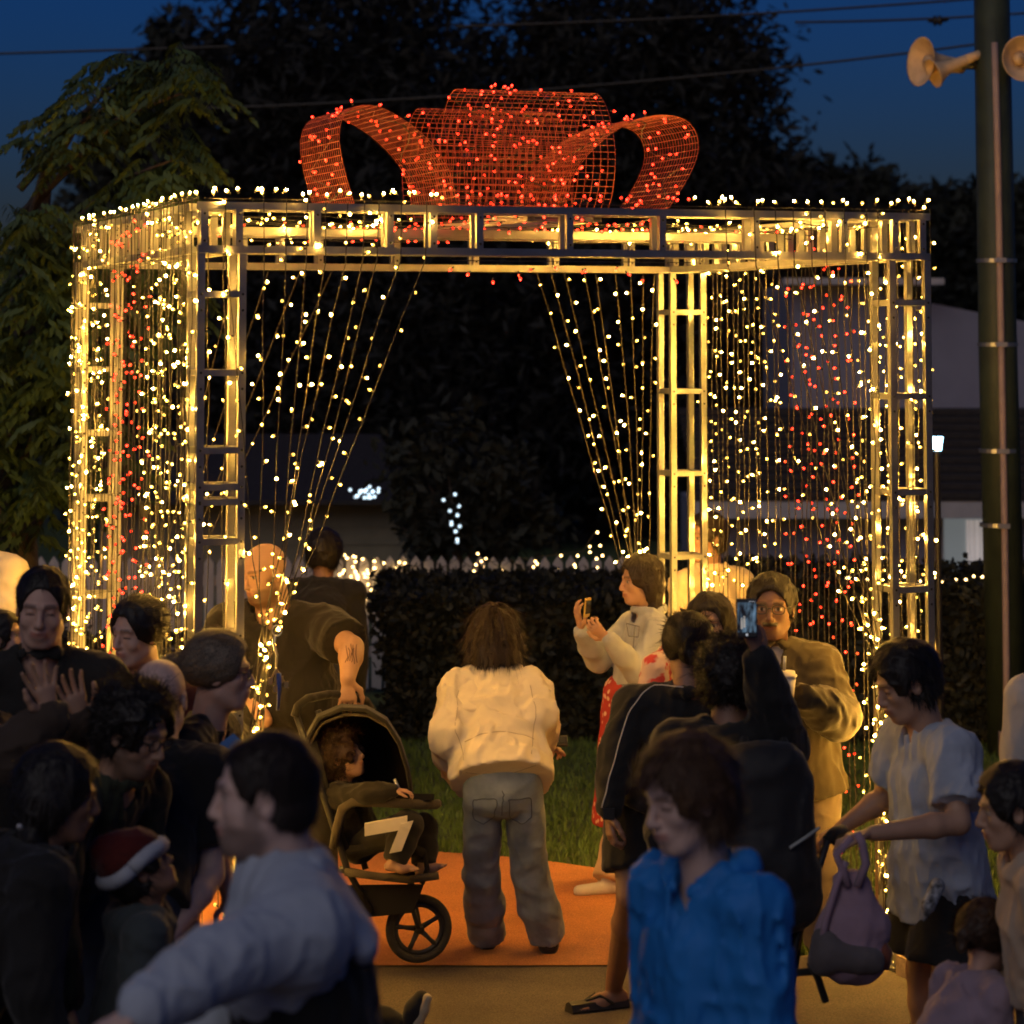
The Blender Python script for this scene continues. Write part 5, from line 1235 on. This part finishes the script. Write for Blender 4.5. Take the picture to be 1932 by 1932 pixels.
# hooded man in front
p = Person('bearded man in blue grey and black hoodie, profile facing left', (494,1503), 5.8, face=-86, body=-80, pitch=3, h=.24, tone='pale', hair=HDB, opt={'beard':.62,'jaw':1.16,'brow':.6,'nose':.80,'face_w':1.04}, S=1.73, build=1.16, shoulder=.20, torso=at(608,2150,5.85), head_res=.0042)
p.arm('L', at(418,1812,5.46), at(262,1905,5.30), (-.85,-.1,-.5), (0,.2,-1), .3); p.arm('R', at(470,1900,6.1), at(330,1960,6.0))
p.body(('L',)); p.top(BLACK, name='hoodie', sleeve='none', loose=.035, hem=.05, folds=.012, collar=None); p.bottoms(CHAR); p.shoes(SHOE)
BG = ck('blue_grey_fleece', (.40,.44,.50), var=.08); up = Vector((0,0,1)); q = Sdf()
for w in 'LR':
    sh,el,wr = p.arms[w][:3]; q.path([sh,el,el.lerp(wr,.5),wr-(wr-el).normalized()*.015],[.084,.076,.068,.052],.008)
q.slab(p.neck-up*.02, p.neck-up*.15, (.16,.10),(.21,.155), p.side, .05); q.cone(p.shL,p.neck-up*.02,.10,.09,.04); q.cone(p.shR,p.neck-up*.02,.10,.09,.04)
q.cone(p.neck-up*.03, p.neck+up*.12, .070, .078, .012, -1)
o_ = p.put('yoke_and_sleeves', q, BG, .008, (.006,17,17,12,4.)); p.hood(BG, w=.15, drop=.12, out=.12, th=.04); o_['label'] = 'pale blue grey hood, shoulders and sleeves'
p.hair('neat', n=4200, ln=.024, t=.011, noise=.003)
# boy in blue
p = Person('young person in bright blue rain jacket looking down, lower right', (1292,1507), 6.6, face=-60, body=-52, pitch=13, h=.24, tone='pale', hair=(.085,.045,.022), opt={'eyes':'closed','jaw':.94,'brow':.7}, S=1.60, torso=at(1335,2030,6.65), head_res=.0042, nk=.088, shoulder=.165)
p.body(); p.top(ck('blue_jacket', (.020,.18,.52), rough=.6, var=.08, sheen=0), loose=.036, collar=None, neck='v', hem=.1, folds=.018, step=.009); p.bottoms(CHAR); p.shoes(SHOE)
p.hair('neat', t=.030, n=4200, ln=.055, noise=.007)
p.hood(K['blue_jacket'], w=.15, drop=.13, out=.12, th=.045)
# --- right side
p = Person('man in grey T-shirt bending over a stroller handle, black shorts', (1706,1290), 9.3, face=-76, body=-72, pitch=22, h=.24, tone='tan', hair=HB_, opt={'eyes':'closed'}, S=1.66, torso=at(1772,1640,9.4), head_res=.005)
p.arm('L', at(1808,1552,9.05), at(1648,1572,8.95), (-1,0,-.15), (0,-.2,-1), .6); p.arm('R', at(1672,1502,9.55), at(1590,1560,9.5), (-.8,0,-.4), (0,0,-1), .7)
p.body(('L','R'), bare='al'); p.top(ck('grey_tee', (.34,.37,.42)), name='shirt', sleeve='short', collar='crew', loose=.030, hem=.13, folds=.013, flare=.035, step=.009); p.bottoms(ck('black_shorts',(.016,.015,.014)), name='shorts', length=.42, loose=.045, flare=.02); p.shoes(SHOE); p.hair('neat', t=.024, n=2800, ln=.04, noise=.006)
q = Sdf(); q.path([at(1768,1672,9.13),at(1752,1708,9.11),at(1742,1735,9.12)],[.026,.022,.008],.01); p.put('shorts_print', q, mat('white_print',(.02,.02,.02),.8,0,0,40,rgb2=(.45,.47,.5)), .007)
p = Person('person in light grey shirt cut by the right frame edge', (2034,1184), 9.6, face=170, tone='tan', hair=HB_); std(p, ck('light_grey_shirt',(.42,.39,.36)), top='shirt'); p.hair('neat', n=300)
p = Person('child with short dark hair in tan hoodie at the right edge', (1906,1528), 8.0, face=-88, pitch=8, h=.222, tone='tan', hair=HB_, S=1.28); std(p, ck('tan_hoodie',(.40,.30,.21)), hood=1.0, loose=.03, folds=.014); p.hair('neat', n=1200, ln=.03)
p = Person('small girl with ponytail in mauve top, lower right corner', (1860,1772), 8.15, face=140, body=120, pitch=14, h=.18, tone='light', hair=HBR, S=.90); std(p, ck('mauve_top',(.27,.20,.24)), top='sweater', hood=.8, loose=.03, folds=.012); p.hair('tail', n=1300, ln=.04, extra=lambda q,P,h: q.path([P(0,-.5,.1),P(0,-.68,.02),P(0,-.72,-.25)],[.08*h,.10*h,.04*h],.03*h))
# ------------------------------------------------------------------ props
def frame_mat(): return mat('stroller_frame', (.03,.03,.03), .4, .3, .1)
M['sfab'] = cloth('stroller_fabric', (.013,.011,.009)); M['sframe'] = frame_mat(); M['sgrey'] = cloth('stroller_grey', (.065,.052,.034)); M['tyre'] = mat('tyre_rubber', (.025,.022,.018), .8, 0, .2, 40, .5, 90)
def wheel(parent, c, ax, r, wide=.036):
    w = link('wheel', None, parent); ax = Vector(ax).normalized(); x = ax.orthogonal().normalized(); y = ax.cross(x)
    def circ(rad, off=0): return [c+ax*off+(x*math.cos(a)+y*math.sin(a))*rad for a in [i*2*math.pi/40 for i in range(41)]]
    mb = MB(); mb.tube(circ(r-wide*.5), wide*.5, 10, cap=False); mb.build('tyre', M['tyre'], w, True)
    mb = MB(); mb.tube(circ(r-wide*1.15), wide*.28, 8, cap=False)
    mb.lathe(c,ax,[(-.02,.002),(-.02,.018),(.02,.018),(.02,.002)],14); mb.build('rim', M['sframe'], w, True)
    for i in range(5):
        a = i*2*math.pi/5+.35; d = x*math.cos(a)+y*math.sin(a); mb = MB(); mb.tube([c+d*.012, c+d*(r*.45), c+d*(r-wide*1.1)], [.013,.009,.012], 6); mb.build('spoke', M['sframe'], w, True)
def stroller(label, Y0, kx=0, ky=0):
    g = ground(790,1816); t = empty('stroller', (at(740,1600,Y0).x, Y0, 0)); tag(t, label, 'stroller'); o = t.location
    A = lambda px,py,dY=0: at(px+kx,py+ky,Y0+dY)-o
    # front wheel toward the right, two rear wheels
    wheel(t, A(790,1752,-.02), (.25,-1,0), .134)
    wheel(t, A(600,1745,-.16), (.1,-1,0), .145); wheel(t, A(615,1735,.42), (.1,-1,0), .145)
    def tub(name, pts, r, m='sframe', n=8, lab=None):
        mb = MB(); mb.tube([A(*p) for p in pts], r, n); return mb.build(name, M[m], t, True)
    tub('fork', [(772,1690,-.06),(780,1720,-.07),(790,1752,-.07)], .010); tub('fork', [(778,1690,.05),(786,1720,.04),(792,1752,.04)], .010); tub('fork_stem', [(776,1648,0),(775,1695,0)], .014)
    tub('frame_tube', [(560,1352,-.12),(610,1500,-.14),(655,1640,-.14),(700,1720,-.12)], .013); tub('frame_tube', [(600,1340,.34),(640,1480,.34),(690,1640,.30)], .013)
    tub('frame_tube', [(640,1640,-.13),(720,1655,-.1),(780,1650,-.02)], .014); tub('axle', [(600,1745,-.16),(615,1735,.42)], .010)
    tub('handlebar', [(556,1352,-.13),(562,1332,-.12),(580,1318,-.05),(620,1310,.05),(660,1312,.18),(690,1322,.30),(700,1338,.34)], .017, 'sfab'); 
    tub('canopy_strut', [(744,1470,-.14),(758,1500,-.14),(765,1512,-.13)], .007, 'steel')
    # canopy shell
    arc = [(572,1460),(580,1395),(602,1356),(645,1338),(690,1340),(728,1362),(752,1400),(768,1450),(776,1500)]
    V=[]; nn=len(arc); K_=7
    for j in range(K_):
        s_ = j/(K_-1); d = -.15+.46*s_; dome = 12*math.sin(s_*math.pi)
        for (x,y) in arc:
            cx_, cy_ = 672, 1470; f = 1+.05*math.sin(s_*math.pi); V.append(A(cx_+(x-cx_)*f, cy_+(y-cy_)*f-dome*.3, d))
    F = [(j*nn+i, j*nn+i+1, (j+1)*nn+i+1, (j+1)*nn+i) for j in range(K_-1) for i in range(nn-1)]
    mb = MB(); mb.add(V,F); cn = mb.build('canopy', M['sfab'], t, True); so = cn.modifiers.new('thick','SOLIDIFY'); so.thickness = .008
    # far canopy side panel
    mb = MB(); mb.add([A(x,y,.315) for x,y in arc]+[A(600,1500,.315)], [tuple(range(nn+1))]); mb.build('canopy_side', M['sfab'], t)
    tub('canopy_hem', [(x,y,-.155) for x,y in arc], .008, 'sfab')
    tub('canopy_ridge', [(x+4,y+10,-.14) for x,y in arc[1:-1]], .006, 'sgrey')
    # seat shell: back, base, tray, footrest, basket
    def slabm(name, pts, th, d0, d1, m):
        mb = MB(); n_=len(pts); V=[A(x,y,d0) for x,y in pts]+[A(x,y,d1) for x,y in pts]; mb.add(V,[(i,i+1,n_+i+1,n_+i) for i in range(n_-1)]); ob = mb.build(name, M[m], t, True); so = ob.modifiers.new('thick','SOLIDIFY'); so.thickness = th; so.offset = 0; return ob
    slabm('seat_back', [(590,1400),(612,1480),(640,1570),(655,1610)], .03, -.12, .30, 'sfab')
    slabm('seat_base', [(650,1605),(700,1600),(760,1592),(800,1610)], .035, -.12, .28, 'sfab')
    slabm('seat_front', [(800,1605),(806,1640),(796,1668)], .02, -.10, .28, 'sfab')
    slabm('footrest', [(650,1645),(700,1652),(770,1660),(828,1652)], .030, -.17, .24, 'sgrey')
    tub('bumper_bar', [(628,1600,-.17),(636,1560,-.19),(646,1526,-.20),(668,1512,-.20),(730,1514,-.20),(790,1518,-.18),(822,1518,-.08),(826,1516,.08)], [.016,.018,.020,.020,.020,.020,.020,.018], 'sgrey')
    mb = MB(); q = [A(*p) for p in ((744,1496,-.2),(820,1498,-.16),(818,1498,.06),(744,1496,.06),(748,1508,-.2),(818,1510,-.16),(816,1510,.06),(748,1508,.06))]; mb.add(q,[(0,3,2,1),(4,5,6,7),(0,1,5,4),(1,2,6,5),(2,3,7,6),(3,0,4,7)]); mb.build('snack_tray', M['sfab'], t)
    mb = MB(); q = [A(*p) for p in ((640,1670,-.13),(800,1668,-.10),(800,1668,.26),(640,1670,.30),(650,1735,-.12),(780,1722,-.10),(780,1722,.22),(650,1735,.26))]; mb.add(q,[(0,3,2,1),(4,5,6,7),(0,1,5,4),(1,2,6,5),(2,3,7,6),(3,0,4,7)]); mb.build('basket', M['sfab'], t)
    slabm('side_panel', [(640,1520),(650,1600),(660,1650)], .012, .30, .31, 'sfab')
    return t
stroller('black three wheeled stroller with arched canopy holding a curly haired child', 11.3)
p = Person('curly haired toddler in the stroller gazing up, bare feet', (648,1428), 11.3, face=74, pitch=-20, h=.185, S=.98, tone='tan', hair=HBR, torso=at(678,1580,11.32), opt={'nose':.8,'face_w':1.04,'jaw':1.05}, head_res=.005)
p.arm('R', at(694,1498,11.10), at(744,1490,11.08), (1,-.1,-.1), (0,0,-1), .5); p.arm('L', at(690,1500,11.45), at(735,1500,11.45))
p.leg('R', at(772,1556,11.13), at(742,1622,11.08), (1,-.1,.05)); p.leg('L', at(800,1562,11.36), at(798,1628,11.28), (.95,-.15,.35)); p.body(('R',), feet=True); p.top(ck('black_toddler_top',(.013,.011,.009)), name='sweater', loose=.02, collar='crew'); p.bottoms(ck('black_toddler_trousers',(.016,.014,.012)), loose=.022, step=.009)
p.hair('curly', t=.034, n=2600, ln=.04, curl=1.3, noise=.012)
mb = MB()
for (a,b_) in (((688,1566),(768,1552)),((768,1552),(746,1608))):
    A0 = at(*a,11.02); B0 = at(*b_,11.03); up_ = Vector((0,0,1)) if abs(a[1]-b_[1])<30 else Vector((1,0,.2)); w_ = up_.normalized()*.024
    mb.add([v-p.root.location for v in (A0-w_,B0-w_,B0+w_,A0+w_,A0-w_+Vector((0,.02,0)),B0-w_+Vector((0,.02,0)),B0+w_+Vector((0,.02,0)),A0+w_+Vector((0,.02,0)))], [(0,1,2,3),(7,6,5,4),(0,4,5,1),(1,5,6,2),(2,6,7,3),(3,7,4,0)])
mb.build('trouser_stripe', ck('white_stripe',(.58,.52,.42)), p.root)
t2 = stroller('black stroller under the hands of the man in grey T-shirt, mostly hidden', 9.2, kx=950, ky=262) if False else None
def pushchair():
    Y0 = 9.25; t = empty('pushchair', (at(1520,1700,Y0).x, Y0, 0)); tag(t, 'dark stroller handle and frame under the grey T-shirt man', 'stroller'); o = t.location
    A = lambda px,py,dY=0: at(px,py,Y0+dY)-o
    def tub(name, pts, r, m='sframe'): mb = MB(); mb.tube([A(*q) for q in pts], r, 8); mb.build(name, M[m], t, True)
    tub('handlebar', [(1560,1585,-.22),(1572,1572,-.2),(1590,1566,0),(1585,1572,.22),(1575,1590,.24)], .018, 'sfab')
    for d in (-.22,.24): tub('frame_tube', [(1562,1585,d),(1530,1680,d),(1480,1860,d),(1470,1990,d)], .012)
    tub('strap', [(1528,1815,-.24),(1545,1850,-.25),(1558,1890,-.24)], .012, 'sfab'); tub('strap', [(1500,1835,-.2),(1545,1832,-.24)], .012, 'sfab')
    mb = MB(); V = [A(*q) for q in ((1380,1640,-.2),(1530,1660,-.2),(1530,1660,.22),(1380,1640,.22),(1400,1860,-.18),(1500,1870,-.18),(1500,1870,.2),(1400,1860,.2))]; mb.add(V,[(0,3,2,1),(4,5,6,7),(0,1,5,4),(1,2,6,5),(2,3,7,6),(3,0,4,7)]); mb.build('seat', M['sfab'], t)
    for x,d in ((1405,-.24),(1405,.26),(1520,-.24),(1520,.26)):
        c = A(x,2010,d); c.z = .11; wheel(t, c, (0,-1,0), .11, .03)
pushchair()
# pink bag
def bag():
    Y0 = 8.95; t = empty('pink_backpack', at(1608,1800,Y0)); tag(t, 'dusty pink backpack with long straps hanging from the stroller handle', 'bag'); o = t.location
    m = cloth('pink_canvas', (.30,.20,.25)); m2 = cloth('grey_mesh', (.10,.085,.085)); A = lambda px,py,d=0: at(px,py,Y0+d)
    def put(name, q, m, st=.009, f=.006): V,F = q.mesh(st, (), (f,14,14,10,6.)); V -= v3(o); return link(name, mesh_np(name, V, F, m, True), t)
    q = Sdf(); q.slab(A(1606,1668),A(1610,1745),(.060,.05),(.105,.075),(1,0,0),.03); q.slab(A(1610,1745),A(1604,1805),(.105,.075),(.118,.085),(1,0,0),.03); put('bag_body', q, m)
    q = Sdf(); q.slab(A(1560,1775,-.03),A(1556,1810,-.03),(.045,.06),(.050,.06),(1,0,0),.02); q.slab(A(1560,1800,-.06),A(1640,1812,-.06),(.05,.045),(.045,.045),(0,0,1),.02); put('lower_pocket', q, m2)
    for pts, w in (([(1600,1672),(1590,1640),(1578,1612),(1608,1580)],.014),([(1618,1672),(1634,1630),(1626,1590),(1616,1572)],.014),([(1548,1790),(1560,1730),(1580,1665),(1596,1625)],.012)):
        mb = MB(); mb.tube([A(x,y,-.06)-o for x,y in pts], w, 6); mb.build('strap', m, t, True)
    mb = MB(); mb.tube([A(1655,1770,-.02)-o, A(1668,1800,-.03)-o, A(1665,1828,-.03)-o], [.02,.028,.02], 8); mb.build('side_flap', cloth('brown_leather',(.16,.05,.03)), t, True)
bag()
# black backpack on the curly haired person
q = Sdf(); Yb = 9.02; a = at(1440,1440,Yb); q.slab(at(1440,1450,Yb), at(1452,1700,Yb), (.15,.09),(.165,.11), (1,0,0), .04); q.ell(at(1445,1640,Yb-.08),(.12,.05,.10),None,.03)
V,F = q.mesh(.011,(),(.008,10,10,8,2.)); bo_ = at(1450,1720,Yb); V -= v3(bo_); t = empty('black_backpack', bo_); tag(t, 'black backpack worn by the curly haired person filming', 'bag'); link('bag_body', mesh_np('bag_body',V,F,cloth('black_nylon',(.016,.015,.015),rough=.6),True), t)
mb = MB(); mb.tube([at(1490,1600,Yb-.12)-bo_, at(1520,1580,Yb-.10)-bo_, at(1545,1562,Yb-.06)-bo_], .006, 5); mb.build('reflective_strip', cloth('grey_reflective',(.30,.31,.28)), t)
mb = MB(); mb.tube([at(1400,1425,Yb)-bo_, at(1405,1395,Yb+.08)-bo_], .016, 6); mb.build('strap', M['sfab'], t); mb = MB(); mb.tube([at(1480,1425,Yb)-bo_, at(1478,1395,Yb+.08)-bo_], .016, 6); mb.build('strap', M['sfab'], t)
# phones
def screen_mat():
    m = bpy.data.materials.new('phone_screen'); m.use_nodes = True; n = m.node_tree.nodes; l = m.node_tree.links; b = n['Principled BSDF']; b.inputs['Base Color'].default_value = (.01,.01,.01,1); b.inputs['Roughness'].default_value = .2
    tc = n.new('ShaderNodeTexCoord'); mp = n.new('ShaderNodeMapping'); mp.inputs['Scale'].default_value = (70,1,22); l.new(tc.outputs['Object'], mp.inputs[0])
    nz = n.new('ShaderNodeTexNoise'); nz.inputs['Scale'].default_value = 1.0; nz.inputs['Detail'].default_value = 4; l.new(mp.outputs[0], nz.inputs['Vector'])
    cr = n.new('ShaderNodeValToRGB'); e = cr.color_ramp.elements; e[0].position = .42; e[0].color = (.004,.008,.014,1); e[1].position = .72; e[1].color = (.30,.52,.75,1); l.new(nz.outputs['Fac'], cr.inputs[0])
    l.new(cr.outputs[0], b.inputs['Emission Color']); b.inputs['Emission Strength'].default_value = .4; return m
def phone(c, rz, rx, size, label, screen=False, body=None):
    t = empty('phone', c); t.rotation_euler = (rx,0,rz); tag(t, label, 'phone'); w,h = size
    mb = MB(); mb.box((-w/2,-.004,-h/2),(w/2,.004,h/2)); ob = mb.build('phone_case', body or M['black_plastic'], t); bv = ob.modifiers.new('b','BEVEL'); bv.width = .003; bv.segments = 2
    mb = MB(); mb.box((-w/2+.003,-.0055,-h/2+.016),(w/2-.003,-.0046,h/2-.012)); mb.build('screen', screen_mat() if screen else M['glass_dark'], t)
    if screen:
        mb = MB()
        for i in range(4): mb.box((w/2-.026+i*.005,-.0065,h/2-.010),(w/2-.023+i*.005,-.0058,h/2-.008))
        mb.lathe((0,-.006,-h/2+.009),(0,-1,0),[(0,.0001),(0,.004),(.0008,.004),(.0008,.0001)],12); mb.build('screen_icons', mat('icon_glow',(.5,.5,.5),.5,0,0,emit=(.7,.75,.8),estr=.5), t)
        f = MB(); 
        for x,z,hh in ((-.016,-.022,.030),(-.008,-.018,.034)): f.box((x-.003,-.0064,z-.012),(x+.003,-.0058,z+hh*.5)); f.lathe((x,-.0060,z+hh*.5+.004),(0,-1,0),[(0,.0001),(0,.003),(.0006,.003),(.0006,.0001)],8)
        f.build('screen_picture', mat('screen_figures',(.4,.38,.34),.5,0,0,emit=(.55,.5,.42),estr=.5), t)
phone(at(1409,1166,9.0), R(-4), R(-4), (.066,.122), 'phone held high with the lit picture of the crowd on its screen', True)
phone(at(1108,1146,12.86), R(62), R(6), (.055,.088), 'gold cased phone in the hands of the denim jacket woman', body=mat('gold_case',(.55,.38,.10),.35,.5,.1))
ph = at(1046,1398,11.80); phone(ph, R(0), R(-62), (.11,.07), 'phone in the hand of the bending woman')
# cup
def cup():
    c = at(1480,1320,11.05); t = empty('paper_cup', c); tag(t, 'takeaway paper cup with lid held by the man in olive jacket', 'cup'); k = 11.05/FPX
    mb = MB(); mb.lathe((0,0,0),(0,0,1),[(-10*k,.002),(-10*k,16*k),(42*k,22*k),(42*k,.002)],20); mb.build('cup_body', mat('paper_white',(.62,.58,.5),.7,0,.05), t, True)
    mb = MB(); mb.lathe((0,0,0),(0,0,1),[(42.2*k,23.5*k),(46*k,24*k),(47*k,21*k),(53*k,20*k),(53.5*k,.002)],20); mb.build('lid', mat('lid_cream',(.66,.58,.42),.45,0,.05), t, True)
    mb = MB(); mb.tube([(0,0,53*k),(.003,0,80*k)],.006,8); mb.build('straw', M['steel'], t, True)
cup()
# keys on the tied swag
def keys():
    c = at(522,1190,10.30); t = empty('key_bunch', c); tag(t, 'bunch of keys with blue lanyard hanging by the tied lights', 'keys'); k = 10.3/FPX; A = lambda px,py: at(px,py,10.30)-c
    mb = MB(); mb.tube([A(522+9*math.cos(a),1190+10*math.sin(a)) for a in [i*.45 for i in range(15)]],.003,5); mb.build('carabiner', M['steel'], t, True)
    mb = MB(); mb.tube([A(519,1198),A(517,1215),A(522,1235),A(521,1262)],.005,6); mb.build('chain', M['steel'], t, True)
    for i,(x,y) in enumerate(((510,1285),(520,1300),(530,1282),(540,1292))):
        mb = MB(); mb.tube([A(521,1262),A(x,y)],[.004,.003],5); q=A(x,y); mb.box((q.x-.008,q.y-.002,q.z-.012),(q.x+.008,q.y+.002,q.z+.012)); mb.build('key', mat('brass',(.55,.42,.2),.35,.8,.1), t)
    mb = MB(); mb.tube([A(526,1270),A(527,1300),A(524,1340)],[.010,.008,.006],6); mb.build('lanyard', cloth('lanyard_blue',(.05,.08,.25)), t, True)
keys()
